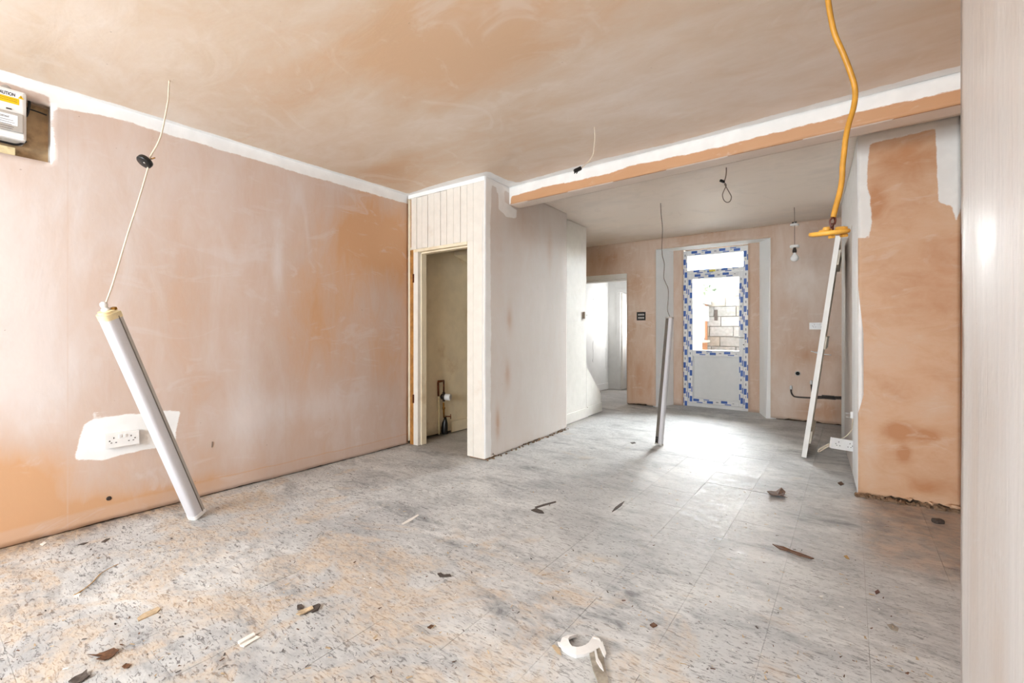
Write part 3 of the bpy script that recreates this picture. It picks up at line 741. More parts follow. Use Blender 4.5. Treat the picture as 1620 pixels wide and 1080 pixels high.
# rubble at the foot of the pier
mb = MB()
for k in range(90):
    x_ = random.uniform(PX0 - .01, PX1); s_ = random.uniform(.006, .026)
    mb.box((x_, YPF - random.uniform(-.005, .035) * (1.6 if random.random() < .2 else 1), s_ * .35), (s_ * 1.4, s_, s_ * .8), Matrix.Rotation(random.uniform(0, 3), 3, Vector((random.random(), random.random(), 1)).normalized()))
rub = mb.build('rubble', M['mortar'], pier); rub['kind'] = 'stuff'
wall_right = surface('wall_right', (PX1, 0, 0), (0, -1, 0), (0, 0, 1), (-YPF, 2.75), (0, CEIL), M['pl_pier'], step=.05, dry=.45, thick=.08, polys=[[(-YPF - .1, 1.75), (-YPF + .09, 1.75), (-YPF + .12, 2.35), (-YPF + .3, 2.6), (-YPF - .1, 2.6)]])
mb = MB(); mb.box2((1.86, 3.9, 0), (2.0, 7.0, CEIL)); struct(mb.build('wall_right_far', M['pl_back']))

# ---- near wall at the right edge of the photo (chimney breast by the camera)
NX, NY = 0.263, 1.872
near = surface('wall_near', (NX, 0, 0), (0, -1, 0), (0, 0, 1), (-NY, .4), (0, CEIL), M['pl_near'], step=.04, dry=.75, thick=.03, warp=.0015,
    blobs=[(-1.6, 1.4, .2, .3, .5), (-1.3, .6, .15, .5, .2), (-1.7, .8, .05, .6, -.35), (-1.5, 2.2, .3, .3, -.3), (-1.45, .3, .05, .3, -.4)], polys=[[(-NY, -1), (-NY + .006, -1), (-NY + .006, 3), (-NY, 3)]])
mb = MB(); mb.box2((NX + .03, -.4, 0), (PX1 - .001, NY - .004, CEIL)); mb.build('breast_core', M['pl_near'], near)

# ---- front wall with the window behind the camera
mb = MB()
wx0, wx1, wz0, wz1 = -3.0, -0.6, .7, 2.35
for a_, b_ in (((-3.9, -2.95, 0), (wx0, -2.75, 2.6)), ((wx1, -2.95, 0), (.7, -2.75, 2.6)), ((wx0, -2.95, 0), (wx1, -2.75, wz0)), ((wx0, -2.95, wz1), (wx1, -2.75, 2.6))):
    mb.box2(a_, b_)
struct(mb.build('wall_front', M['pl_side']))
wn = empty('window_1', ((wx0 + wx1) / 2, -2.9, wz0)); struct(wn)
for a_, b_ in (((wx0, -2.93, wz0), (wx0 + .06, -2.87, wz1)), ((wx1 - .06, -2.93, wz0), (wx1, -2.87, wz1)), ((wx0, -2.93, wz0), (wx1, -2.87, wz0 + .06)), ((wx0, -2.93, wz1 - .06), (wx1, -2.87, wz1))):
    mb = MB(); mb.box2(a_, b_, .004); mb.build('frame_member', M['upvc'], wn)
mb = MB(); mb.box2((wx0 + .06, -2.905, wz0 + .06), (wx1 - .06, -2.895, wz1 - .06)); mb.build('pane', M['glass'], wn)

# ================================================================ GLAZED BACK DOOR
YF = YD + .03
def DF(px, py): p = onY(px, py, YF); return (p.x, p.z)
dx0, dx1 = DF(1080.5, 560)[0], DF(1184, 560)[0]
dzt = (DF(1080.5, 398.7)[1] + DF(1184, 386.5)[1]) / 2
dzb = .0
door = empty('door_1', ((dx0 + dx1) / 2, YF, 0)); struct(door)
gz0 = (DF(1087, 428)[1] + DF(1178, 421)[1]) / 2; gz1 = (DF(1087, 405.5)[1] + DF(1178, 396.7)[1]) / 2
lz1 = (DF(1095.5, 441)[1] + DF(1168.8, 437)[1]) / 2; lz0 = (DF(1095.5, 553)[1] + DF(1168.8, 555)[1]) / 2
pz1 = (DF(1096, 563)[1] + DF(1168, 565)[1]) / 2; pz0 = (DF(1096, 630)[1] + DF(1168, 635)[1]) / 2
fw = DF(1087.5, 560)[0] - dx0                                  # outer frame width
lx0, lx1 = DF(1095.5, 500)[0], DF(1168.8, 500)[0]
ltop = gz0 - .055
def member(name, x0, x1, z0, z1, yo=0.0, d=.06):
    mb = MB(); mb.box2((x0, YF + yo, z0), (x1, YF + yo + d, z1), .005); return mb.build(name, M['upvc'], door)
members = [('frame_jamb', dx0, dx0 + fw, dzb, dzt, 0), ('frame_jamb', dx1 - fw, dx1, dzb, dzt, 0), ('frame_head', dx0 + fw, dx1 - fw, gz1, dzt, 0), ('transom', dx0 + fw, dx1 - fw, ltop, gz0, 0),
           ('leaf_stile', dx0 + fw + .003, lx0, .05, ltop - .003, .012), ('leaf_stile', lx1, dx1 - fw - .003, .05, ltop - .003, .012), ('leaf_top_rail', lx0, lx1, lz1, ltop - .003, .012), ('leaf_middle_rail', lx0, lx1, pz1, lz0, .012), ('leaf_bottom_rail', lx0, lx1, .05, pz0, .012), ('threshold', dx0 + fw, dx1 - fw, dzb, .048, 0)]
for nm, x0, x1, z0, z1, yo in members: member(nm, x0, x1, z0, z1, yo)
mb = MB(); mb.box2((lx0 - .01, YF + .045, pz0 - .01), (lx1 + .01, YF + .06, pz1 + .01)); mb.build('lower_panel', M['upvc_panel'], door)
mb = MB()
for a_, b_ in (((lx0, YF + .03, pz0), (lx0 + .012, YF + .046, pz1)), ((lx1 - .012, YF + .03, pz0), (lx1, YF + .046, pz1)), ((lx0, YF + .03, pz0), (lx1, YF + .046, pz0 + .012)), ((lx0, YF + .03, pz1 - .012), (lx1, YF + .046, pz1))): mb.box2(a_, b_, .003)
mb.build('glazing_bead', M['upvc'], door)
mb = MB(); mb.box2((lx0 - .008, YF + .04, lz0 - .008), (lx1 + .008, YF + .046, lz1 + .008)); mb.build('pane', M['glass'], door)
mb = MB(); mb.box2((dx0 + fw - .008, YF + .03, gz0 - .008), (dx1 - fw + .008, YF + .036, gz1 + .008)); mb.build('pane', M['glass'], door)
# lever handle
hp = DF(1176.5, 534)
mb = MB(); mb.box2((hp[0] - .014, YF - .006, hp[1] - .15), (hp[0] + .014, YF + .012, hp[1] + .05), .004); hd = mb.build('handle_plate', M['plastic_white'], door)
mb = MB(); mb.tube([(hp[0], YF - .004, hp[1]), (hp[0], YF - .045, hp[1])], .009); mb.tube(spline([(hp[0], YF - .045, hp[1]), (hp[0] - .03, YF - .05, hp[1]), (hp[0] - .125, YF - .046, hp[1] + .002)]), .009, flat=.7); mb.build('lever', M['metal_grey'], hd)
mb = MB(); mb.lathe([(0, 0), (.008, 0), (.008, .004), (0, .004)], (hp[0], YF - .006, hp[1] - .10), (0, -1, 0), 10); mb.build('keyhole', M['dark'], hd)
# printed protective film: blue logo blocks and bars along every member
mb = MB()
def mark(cx_, cz_, w_, h_, yo, mi): mb.box((cx_, YF + yo - .0006, cz_), (w_, .001, h_), None, 0, mi)
def strip(x0, x1, z0, z1, yo, vertical, ph):
    L = (z1 - z0) if vertical else (x1 - x0); k = 0; s_ = .03 + ph
    wd = (x1 - x0) if vertical else (z1 - z0); mid_ = (x0 + x1) / 2 if vertical else (z0 + z1) / 2
    while s_ < L - .05:
        typ = k % 4
        def put(ds, dw, ls, lw, mi):
            a_, w_ = s_ + ds, mid_ + dw
            dw_lim = wd / 2 - lw / 2 - .003
            w_ = max(mid_ - dw_lim, min(mid_ + dw_lim, w_))
            if a_ + ls / 2 > L - .01: return
            if vertical: mark(w_, z0 + a_, lw, ls, yo, mi)
            else: mark(x0 + a_, w_, ls, lw, yo, mi)
        if typ == 0: put(0, .010, .084, min(.036, wd * .58), 0); put(.05, -.022, .084, .013, 0)
        elif typ == 1: put(.02, 0, .024, .009, 1)
        elif typ == 2: put(0, -.008, .084, min(.036, wd * .58), 0); put(-.05, .022, .080, .012, 0)
        else: put(.0, 0, .034, .016, 1)
        s_ += .10 if typ % 2 == 0 else .095
        k += 1
strip(dx0, dx0 + fw, dzb, dzt, 0, True, .00); strip(dx1 - fw, dx1, dzb, dzt, 0, True, .05)
strip(dx0 + fw, dx1 - fw, gz1, dzt, 0, False, .07); strip(dx0 + fw, dx1 - fw, ltop, gz0, 0, False, .10)
strip(dx0 + fw + .003, lx0, .05, ltop, .012, True, .03); strip(lx1, dx1 - fw - .003, .05, hp[1] - .2, .012, True, .06); strip(lx1, dx1 - fw - .003, hp[1] + .12, ltop, .012, True, .0)
strip(lx0, lx1, lz1, ltop, .012, False, .04); strip(lx0, lx1, pz1, lz0, .012, False, .06); strip(lx0, lx1, .05, pz0, .012, False, .02)
mark((dx0 + dx1) / 2 - .03, (ltop + gz0) / 2, .085, .028, -.0015, 2)
mb.build('film_print', [M['film_blue'], M['film_line'], M['film_yellow']], door)

# ================================================================ THINGS
def along(pxs, d0, d1):
    """points through photo positions, depth running evenly from d0 to d1 by cable length"""
    L = [0.0]
    for a, b in zip(pxs[:-1], pxs[1:]): L.append(L[-1] + math.hypot(b[0] - a[0], b[1] - a[1]))
    return [at(p[0], p[1], d0 + (d1 - d0) * l / L[-1]) for p, l in zip(pxs, L)]

# ---- fluorescent fitting hanging on its cable by the left wall, foot on the floor
fb = at(310.5, 814.5, 2.80); ft = at(168.5, 492, 2.25)
root = empty('fluorescent_light', (fb.x, fb.y, 0), 'long white fluorescent fitting hanging askew from its cable by the left wall', 'light')
ax = (ft - fb).normalized()
nf = (-FW * .975 - RT * .22); nf = (nf - ax * nf.dot(ax)).normalized()      # diffuser looks this way
wx = ax.cross(nf).normalized()                                             # across
Lf = (ft - fb).length
def lp(x, y, z): return fb + wx * x + nf * y + ax * z
W2 = .036
prof = [(-W2, -.02)] + [(-W2 * abs(math.cos(t_)) ** .55 * (1 if math.cos(t_) > 0 else -1), .004 + .034 * math.sin(t_) ** .75) for t_ in [math.pi * k / 18 for k in range(19)]] + [(W2, -.02)]
mb = MB(); mb.prism([lp(x, y, .022) for x, y in prof], ax * (Lf - .06)); o = mb.build('diffuser', M['diffuser'], root)
mb = MB(); mb.prism([lp(x, y, .02) for x, y in [(-W2 - .001, -.036), (-W2 - .001, -.0205), (W2 + .001, -.0205), (W2 + .001, -.036)]], ax * (Lf - .05)); mb.build('tray', M['metal_grey'], root)
mb = MB(); mb.prism([lp(x, y, .02) for x, y in [(-W2 - .003, -.0205), (-W2 - .003, -.0165), (W2 + .003, -.0165), (W2 + .003, -.0205)]], ax * (Lf - .05)); mb.build('gasket', M['tray'], root)
capp = [(x * 1.05, y * 1.05 if y > 0 else y) for x, y in prof] + [(W2 * 1.05, -.038), (-W2 * 1.05, -.038)]
mb = MB(); mb.prism([lp(x, y, 0) for x, y in capp], ax * .024); mb.build('end_cap', M['plastic_white'], root)
mb = MB(); mb.prism([lp(x, y, Lf - .04) for x, y in capp], ax * .03); mb.prism([lp(x * .8, y * .8, Lf - .01) for x, y in capp], ax * .012); tc = mb.build('end_cap', M['plastic_cream'], root)
mb = MB(); mb.lathe([(0, 0), (.019, 0), (.019, .010), (.013, .012), (.013, .024), (.016, .026), (.014, .040), (.006, .046), (0, .046)], lp(-.008, -.005, Lf), ax, 14); mb.build('cable_gland', M['plastic_white'], tc)
mb = MB(); mb.box(lp(.02, -.024, Lf + .006), (.024, .014, .014), frame_rot(wx, ax), .002); mb.build('clip', M['brass'], tc)
mb = MB(); mb.box(lp(-W2 - .004, -.028, .035), (.006, .022, .05), frame_rot(wx, ax), .001); mb.build('clip', M['brass'], root)
cp = along([(268, 127), (267, 140), (266, 158), (262, 180), (258, 200), (254, 216), (248, 230), (241, 242), (237, 250), (235, 262)], 2.48, 2.40) + along([(226, 294), (215, 330), (202, 370), (190, 410), (178, 450), (168, 478), (167, 485)], 2.385, 2.25)
cp[0].z = CEIL
mb = MB(); mb.tube(spline(cp, 4), .0042, 8); mb.build('cable', M['cable_white'], root)
dc = at(229.5, 255, 2.385); da = (-FW * .55 - RT * .25 + Vector((0, 0, -.75))).normalized()
mb = MB(); mb.lathe([(0, -.014), (.026, -.014), (.034, -.010), (.036, -.004), (.036, .010), (.033, .014), (0, .014)], dc, da, 24); jb = mb.build('junction_disc', M['plastic_black'], root)
mb = MB(); mb.lathe([(0, 0), (.006, 0), (.006, .003), (0, .003)], dc + da * .0142 + RT * .008, da, 10); mb.build('screw', M['metal'], jb)
mb = MB(); mb.tube([dc + RT * .03 + Vector((0, 0, .012)), dc + RT * .052 + Vector((0, 0, .018))], .003); mb.build('wire_stub', M['brass'], jb)

# ---- slim batten fitting hanging in the back room
fb = at(1042.5, 703.5, 4.54); ft = at(1059.5, 502, 4.70)
root = empty('batten_light', (fb.x, fb.y, 0), 'slim grey batten light hanging upright from a thin wire in front of the glazed door', 'light')
ax = (ft - fb).normalized(); wx = (RT * .80 + FW * .60); wx = (wx - ax * wx.dot(ax)).normalized(); nf = wx.cross(ax).normalized()
if nf.dot(RT) < 0: nf = -nf
Lf = (ft - fb).length
mb = MB(); mb.prism([lp(x, y, .012) for x, y in [(-.024, -.03), (-.024, .006), (.024, .006), (.024, -.03)]], ax * (Lf - .02)); mb.build('tray', M['tray'], root)
mb = MB(); mb.prism([lp(x, y, .012) for x, y in [(-.026, .0062), (-.026, .022), (-.018, .034), (0, .038), (.018, .034), (.026, .022), (.026, .0062)]], ax * (Lf - .02)); mb.build('diffuser', M['diffuser'], root)
for z0 in (0, Lf - .012):
    mb = MB(); mb.prism([lp(x, y, z0) for x, y in [(-.028, -.032), (-.028, .024), (-.016, .039), (.016, .039), (.028, .024), (.028, -.032)]], ax * .014); mb.build('end_cap', M['metal_grey'], root)
mb = MB(); mb.box(lp(-.022, -.012, .05), (.012, .03, .06), frame_rot(wx, ax), .002); mb.build('terminal_block', M['plastic_black'], root)
mb = MB(); mb.tube([lp(-.026, -.01, .06), lp(-.05, -.01, .055)], .0015); mb.tube([lp(-.026, 0, .04), lp(-.045, .01, .03)], .0015); mb.build('wire_end', M['copper'], root)
cp = along([(1045, 321), (1046, 340), (1048, 360), (1047.5, 378), (1047, 392), (1048, 405), (1051, 418), (1050, 438), (1053, 447), (1057, 457), (1057, 475), (1056, 490), (1060, 502)], 4.87, 4.70); cp[0].z = CEIL
mb = MB(); mb.tube(spline(cp, 4), .0035, 6); mb.build('cable', M['cable_grey'], root)

# ---- bare cables left hanging from the ceiling
cp = along([(940, 200), (941, 214), (940, 230), (938, 245), (933, 253), (926, 260), (919, 266)], 3.04, 3.0); cp[0].z = CEIL
root = empty('ceiling_cable', cp[0], 'short cable with a black connector hanging from the ceiling in front of the beam', 'cable')
mb = MB(); mb.tube(spline(cp, 4), .0035, 6); mb.build('cable', M['cable_white'], root)
mb = MB(); c0 = cp[-1]; mb.box(c0 - RT * .022 + Vector((0, 0, -.010)), (.052, .026, .022), frame_rot(RT * .9 + Vector((0, 0, .42)), (0, 0, 1)), .004); mb.tube([c0, c0 - RT * .012 + Vector((0, 0, -.004))], .008); cn = mb.build('connector', M['plastic_black'], root)
mb = MB()
for dx_ in (-.034, -.02): mb.tube([c0 + RT * dx_ + Vector((0, 0, -.02)), c0 + RT * (dx_ - .01) + Vector((0, 0, -.036))], .003)
mb.build('prong', M['plastic_black'], cn)
cp = along([(1149, 264), (1149, 272), (1148, 280), (1146, 288), (1149, 293), (1146, 300), (1143, 308), (1145, 316), (1150, 320), (1155, 318), (1157, 311), (1153, 303), (1149, 296), (1146, 291)], 3.81, 3.80); cp[0].z = CEIL
root = empty('ceiling_cable', cp[0], 'cable tied into a drooping loop, hanging from the back ceiling just behind the beam', 'cable')
mb = MB(); mb.tube(spline(cp, 4), .0038, 6); mb.build('cable', M['cable_grey'], root)
c0 = at(1142.5, 286.5, 3.80); mb = MB(); mb.box(c0, (.04, .02, .018), frame_rot(RT * .9 - Vector((0, 0, .35)), (0, 0, 1)), .004); mb.build('connector', M['plastic_black'], root)

# ---- pendant with bulb by the back wall
pc = at(1256.5, 328, 5.05); pc.z = CEIL
root = empty('pendant_bulb', pc, 'bare pearl bulb hanging on a thin flex right of the glazed door', 'light')
def pz(py): return at(1257, py, 5.05)
mb = MB(); mb.tube(spline([pc, pz(340), pz(354), pz(372), pz(388)], 4), .003, 6); mb.build('flex', M['cable_grey'], root)
mb = MB(); mb.lathe([(0, .022), (.012, .02), (.02, .008), (.042, .004), (.044, -.008), (.038, -.012), (0, -.012)], pz(355), (0.1, 0, 1), 18); rs = mb.build('ceiling_rose', M['plastic_white'], root)
mb = MB(); mb.box(pz(353) + Vector((.012, -.02, .006)), (.022, .012, .016), None, .002); mb.box(pz(353) + Vector((-.014, -.02, .004)), (.02, .012, .014), None, .002); mb.build('terminal', M['pipe_dark'], rs)
mb = MB(); mb.lathe([(0, .012), (.044, .012), (.046, .004), (.046, -.010), (.044, -.014), (0, -.014)], pz(389.5), (0, 0, 1), 20); mb.build('rose_cover', M['plastic_white'], root)
mb = MB(); mb.lathe([(0, .03), (.014, .03), (.016, .012), (.02, .008), (.021, -.02), (.018, -.024), (0, -.024)], pz(396), (0, 0, 1), 16); mb.build('lamp_holder', M['pipe_dark'], root)
mb = MB(); mb.lathe([(0, .034), (.013, .034), (.015, .02), (.030, .0), (.041, -.022), (.040, -.036), (.030, -.052), (.014, -.060), (0, -.062)], pz(404.5), (0, 0, 1), 20); mb.build('bulb', M['bulb'], root)

# ---- yellow site cable with festoon fitting, hanging close to the camera
zc = 1.5
cp = along([(1296, -131), (1304, -60), (1310, 0), (1316, 36), (1322, 58), (1334, 85), (1343, 108), (1351, 132), (1353, 150), (1350, 172), (1343, 195), (1338, 218), (1335, 245), (1333, 262), (1332, 284), (1328, 306), (1322, 328), (1318, 344)], zc, zc); cp[0].z = CEIL
root = empty('yellow_cable', cp[0], 'thick yellow cable hanging from the ceiling with a yellow fitting', 'cable')
mb = MB(); mb.tube(spline(cp, 4), .0082, 10); mb.build('cable', M['cable_yellow'], root)
f0 = at(1311.5, 369, zc)
rotf = frame_rot(RT * .99 + Vector((0, 0, .10)), (-FW * .12 + Vector((0, 0, 1))))
def ff(x, y, z): return f0 + rotf @ Vector((x, y, z))
axf = rotf @ Vector((0, 0, 1))
mb = MB(); mb.lathe([(0, -.007), (.046, -.007), (.055, -.004), (.057, .002), (.055, .008), (.046, .008), (.044, .003), (0, .003)], f0, axf, 28); pl_ = mb.build('plate', M['yellow_plastic'], root)
mb = MB(); mb.box(ff(-.012, 0, .008), (.022, .034, .012), rotf, .003); mb.box(ff(.030, -.01, .010), (.024, .02, .016), rotf, .004); mb.lathe([(0, 0), (.010, 0), (.010, .014), (.007, .017), (0, .017)], ff(-.022, -.02, .004), axf, 12); mb.lathe([(0, 0), (.008, 0), (.008, .010), (0, .010)], ff(.046, -.008, .006), axf, 12); mb.build('boss', M['yellow_plastic'], pl_)
mb = MB(); mb.box(ff(-.006, -.02, -.012), (.014, .014, .010), rotf, .002); mb.box(ff(.036, -.018, -.012), (.018, .016, .010), rotf, .003); mb.build('lug', M['yellow_plastic'], pl_)
mb = MB()
mb.tube(spline([at(1318, 344, zc), at(1313, 349, zc), at(1314, 357, zc), at(1317, 362, zc), at(1316, 368, zc)], 5), .0027, 6)
mb.tube(spline([at(1319, 343, zc), at(1321, 350, zc + .01), at(1318, 357, zc + .01), at(1318, 368, zc)], 5), .0027, 6)
mb.tube(spline([at(1316, 345, zc - .004), at(1322, 344, zc - .004), at(1321, 354, zc - .006), at(1315, 354, zc - .004), at(1314, 361, zc - .002)], 5), .0022, 6)
mb.build('flex_core', M['flex_brown'], root)

# ---- loose door leaf leaning on the flank of the pier
e0 = onZ(1270.5, 724.5); e1 = onZ(1279.5, 727.5)
yb0, yb1 = e0.y, 5.47
x_o, x_t = -.352, -.100
Hd = 1.965
tz = (Vector((x_t, 0, Hd)) - Vector((x_o, 0, 0))).normalized(); tn = Vector((tz.z, 0, -tz.x))
root = empty('loose_door', (x_o, (yb0 + yb1) / 2, 0), 'white ledged door leaf leaning edge-on against the side of the pier', 'door')
b0_ = Vector((x_o, yb0, .012))
n_b = 5; bw = (yb1 - yb0) / n_b
mb = MB()
for k in range(n_b):
    mb = MB(); a_ = b0_ + Vector((0, bw * k + .001, 0))
    mb.prism([a_, a_ + tn * .030, a_ + tn * .030 + Vector((0, bw - .002, 0)), a_ + Vector((0, bw - .002, 0))], tz * Hd); mb.build('plank', M['timber'], root)
for zz, h_ in ((.13, .11), (.98, .11), (1.72, .13)):
    mb = MB(); a_ = b0_ + tn * .030 + tz * zz + Vector((0, .012, 0))
    mb.prism([a_, a_ + tn * .022, a_ + tn * .022 + Vector((0, yb1 - yb0 - .03, 0)), a_ + Vector((0, yb1 - yb0 - .03, 0))], tz * h_); mb.build('ledge', M['timber'], root)
mb = MB(); mb.prism([b0_ + Vector((0, -.006, 0)), b0_ + tn * .038 + Vector((0, -.006, 0)), b0_ + tn * .038 + Vector((0, -.0005, 0)), b0_ + Vector((0, -.0005, 0))], tz * Hd); mb.build('lit_edge_strip', M['timber_lit_edge'], root)  # thin strip added so the near edge looks lit

# ---- sockets
def socket(name, label, c, right, up, face='plastic_white', w_=.146, h_=.086, depth=.030, switches=True, plate=True, cat='socket'):
    """twin socket: c centre of its back, right/up unit vectors seen from the front"""
    right, up = Vector(right).normalized(), Vector(up).normalized(); n_ = right.cross(up).normalized()
    R_ = Matrix((right, up, n_)).transposed()
    g = lambda x, y, z: Vector(c) + R_ @ Vector((x, y, z))
    rt = empty(name, c, label, cat)
    mb = MB(); mb.box(g(0, 0, depth * .4), (w_ * .98, h_ * .97, depth * .8), R_, .003); mb.build('back_box', M[face], rt)
    mb = MB(); mb.box(g(0, 0, depth * .9), (w_, h_, depth * .22), R_, .003); fp = mb.build('face_plate', M[face], rt)
    for sx in (-1, 1):
        zf = depth * 1.012
        for hx, hz, hw, hh in ((0, .016, .0045, .009), (-.011, -.012, .008, .0045), (.011, -.012, .008, .0045)):
            mb = MB(); mb.box(g(sx * .041 + hx, hz, zf), (hw, hh, .0016), R_); mb.build('socket_hole', M['switch_dot'], fp)
        if switches:
            mb = MB(); mb.box(g(sx * .011, .022, depth * 1.06), (.013, .018, .006), R_ @ Matrix.Rotation(.18, 3, 'X'), .0015); mb.build('rocker_switch', M['plastic_white'], fp)
        mb = MB(); mb.lathe([(0, 0), (.004, 0), (.0035, .0012), (0, .0012)], g(sx * .0603, 0, depth * 1.008), n_, 8); mb.build('screw', M['switch_dot'], fp)
    return rt
sc_ = onX(191, 693.5, XL)
so = socket('double_socket', 'white twin socket on the white painted patch of the left wall', (XL + .003, sc_.y, sc_.z), (0, 1, 0), (0, 0, 1), depth=.034, w_=.165, h_=.086)
sk = onY(1295, 515.5, YB)
socket('double_socket', 'white twin socket set in the back wall, half behind the leaning door', (sk.x, YB - .002, sk.z), (1, 0, 0), (0, 0, 1), w_=.19, h_=.085, switches=True, depth=.012)
c_ = at(1332, 702, 3.62)
rt_ = (RT * .97 - FW * .12 + Vector((0, 0, -.14))).normalized(); up_ = Vector((.02, 0, 1)); up_ = (up_ - rt_ * up_.dot(rt_)).normalized()
so2 = socket('trailing_socket', 'white twin socket box dangling on its cable at the foot of the pier', c_, rt_, up_, w_=.185, h_=.086, depth=.028, switches=False)
w0 = onY(1349, 664, 4.30); 
mb = MB(); mb.tube(spline([(.020, 4.42, .47), (.012, 4.40, .42), at(1347, 680, 3.66), at(1338, 690, 3.66), at(1330, 694, 3.66)], 5), .0045, 6); mb.build('cable', M['cable_white'], so2)
mb = MB(); mb.tube(spline([at(1314, 704, 3.64), at(1306, 708, 3.64), at(1298, 713, 3.64), at(1294.5, 714, 3.63), at(1296, 710.5, 3.62), at(1303, 706.5, 3.64), at(1312, 702, 3.65)], 5), .0055, 6); mb.build('cable_loop', M['cable_white'], so2)
mb = MB(); mb.box((.010, 4.42, .49), (.018, .03, .05), None, .003); mb.tube([(.004, 4.42, .50), (-.03, 4.40, .505)], .002); mb.tube([(.004, 4.42, .47), (-.025, 4.40, .475)], .002); mb.build('cable_outlet', M['plastic_white'], so2)

# switch on the white stair panel
q = PW(924.3, 498.5); q3 = Vector(p3(q[0], q[1]))
root = empty('light_switch', q3, 'small square surface-mounted switch on the white stair panel', 'switch')
R_ = frame_rot((pd.x, pd.y, 0), (0, 0, 1)); nrm = Vector((pn.x, pn.y, 0))
mb = MB(); mb.box(q3 + nrm * .014, (.085, .026, .085), R_, .003); bx = mb.build('pattress', simple('brown_pattress', srgb(186, 166, 146), .5), root)
mb = MB(); mb.box(q3 + nrm * .030, (.087, .007, .087), R_, .002); mb.build('face_plate', M['plastic_white'], root)
mb = MB(); mb.box(q3 + nrm * .035, (.010, .006, .020), R_, .001); mb.build('rocker', M['metal_grey'], root)

# empty metal back box beside the hall doorway
a0, a1 = BW(1007.5, 493.5), BW(1021.5, 506.5)
root = empty('back_box', ((a0[0] + a1[0]) / 2, YB, a1[1]), 'open metal switch box set into the back wall beside the hall doorway', 'switch box')
xa, xb, za, zb = a0[0], a1[0], a1[1], a0[1]
for A_, B_ in (((xa, YB - .006, za), (xb, YB + .0, za + .01)), ((xa, YB - .006, zb - .01), (xb, YB, zb)), ((xa, YB - .006, za), (xa + .01, YB, zb)), ((xb - .01, YB - .006, za), (xb, YB, zb))):
    mb = MB(); mb.box2(A_, B_, .001); mb.build('rim', M['pipe_dark'], root)
mb = MB(); mb.box2((xa + .008, YB - .003, za + .008), (xb - .008, YB - .0005, zb - .008)); mb.build('box_back', M['dark'], root)
for k in range(4):
    for zz in (.30, .68):
        mb = MB(); x_ = xa + .02 + (xb - xa - .04) * (k + .5) / 4; mb.box((x_, YB - .006, za + (zb - za) * zz), ((xb - xa - .05) / 4.6, .006, (zb - za) * .22), None, .0015); mb.build('terminal', M['metal_grey'], root)

# ---- water pipes and waste hole on the back wall
root = empty('water_pipes', onY(1290, 640, YB), 'pair of capped copper pipes running out of a chase low on the back wall', 'pipe')
def bwp(px, py, o_=.012): p = onY(px, py, YB); return Vector((p.x, YB - o_, p.z))
mb = MB(); mb.tube(spline([bwp(1251.5, 614), bwp(1252, 620), bwp(1254.5, 625), bwp(1260, 627.5), bwp(1283, 629), bwp(1305, 629.5), bwp(1345, 630.5)], 5), .009, 8); mb.build('pipe', M['pipe_dark'], root)
mb = MB(); mb.tube(spline([bwp(1283.5, 606), bwp(1284.5, 616), bwp(1286, 623), bwp(1292, 626.5), bwp(1310, 627), bwp(1345, 628)], 5), .009, 8); mb.build('pipe', M['pipe_dark'], root)
for p_ in ((1251.5, 612.5), (1283.5, 604.5)):
    mb = MB(); c0 = bwp(*p_); mb.lathe([(0, .026), (.010, .024), (.014, .014), (.015, -.02), (.012, -.024), (0, -.024)], c0, (0, 0, 1), 12); mb.build('pipe_cap', M['plastic_white'], root)
mb = MB(); a_, b_ = bwp(1300, 630.5, .001), bwp(1345, 627.5, .001); mb.box2((a_.x, YB - .002, a_.z), (b_.x, YB + .001, b_.z)); mb.build('chase', M['pipe_dark'], root)
hc = bwp(1262, 590.5, .002)
root = empty('waste_pipe', hc, 'round dark waste pipe hole in the back wall above the capped pipes', 'pipe')
mb = MB(); mb.lathe([(.022, 0), (.030, 0), (.031, .006), (.023, .008), (.022, 0)], hc, (0, -1, 0), 18); mb.build('rim', M['metal_grey'], root)
mb = MB(); mb.lathe([(0, .0005), (.0225, .0005), (.0225, .0035), (0, .0035)], hc, (0, -1, 0), 18); mb.build('bore', M['dark'], root)
tc_ = bwp(1290, 557, .015)
root = empty('isolator_tap', tc_, 'small white pipe tail with tap poking from the back wall behind the leaning door', 'tap')
mb = MB(); mb.tube([tc_ + Vector((.02, .012, 0)), tc_ + Vector((.01, -.03, 0))], .009); mb.build('stub', M['plastic_white'], root)
mb = MB(); mb.tube(spline([tc_ + Vector((-.045, -.03, .012)), tc_ + Vector((-.01, -.034, .004)), tc_ + Vector((.03, -.03, -.012)), tc_ + Vector((.16, -.01, -.028))], 4), .006); mb.build('lever', M['plastic_white'], root)

# ---- gas pipes in the cupboard
def gw(px, py, o_=.03): p = onX(px, py, XL); return Vector((XL + o_, p.y, p.z))
root = empty('gas_pipes', gw(698, 690, 0), 'corroded gas pipes with a capped valve on the cream wall inside the cupboard', 'pipe')
mb = MB(); mb.tube(spline([gw(691.5, 686), gw(691.5, 650), gw(691, 626)], 3), .010, 8); mb.build('pipe', M['plastic_cream'], root)
mb = MB(); mb.tube([gw(690.5, 626), gw(690, 604)], .011, 8); mb.tube([gw(690, 603), gw(699, 602)], .012, 8); mb.tube([gw(699, 603), gw(699, 620)], .009, 8); mb.build('pipe', M['copper'], root)
mb = MB(); mb.tube([gw(698.5, 636), gw(699.5, 660)], .010, 8); mb.lathe([(0, .012), (.015, .012), (.015, -.012), (0, -.012)], gw(699, 645), (0, 0, 1), 8); mb.build('pipe', M['brass'], root)
g0 = gw(699, 627, .03)
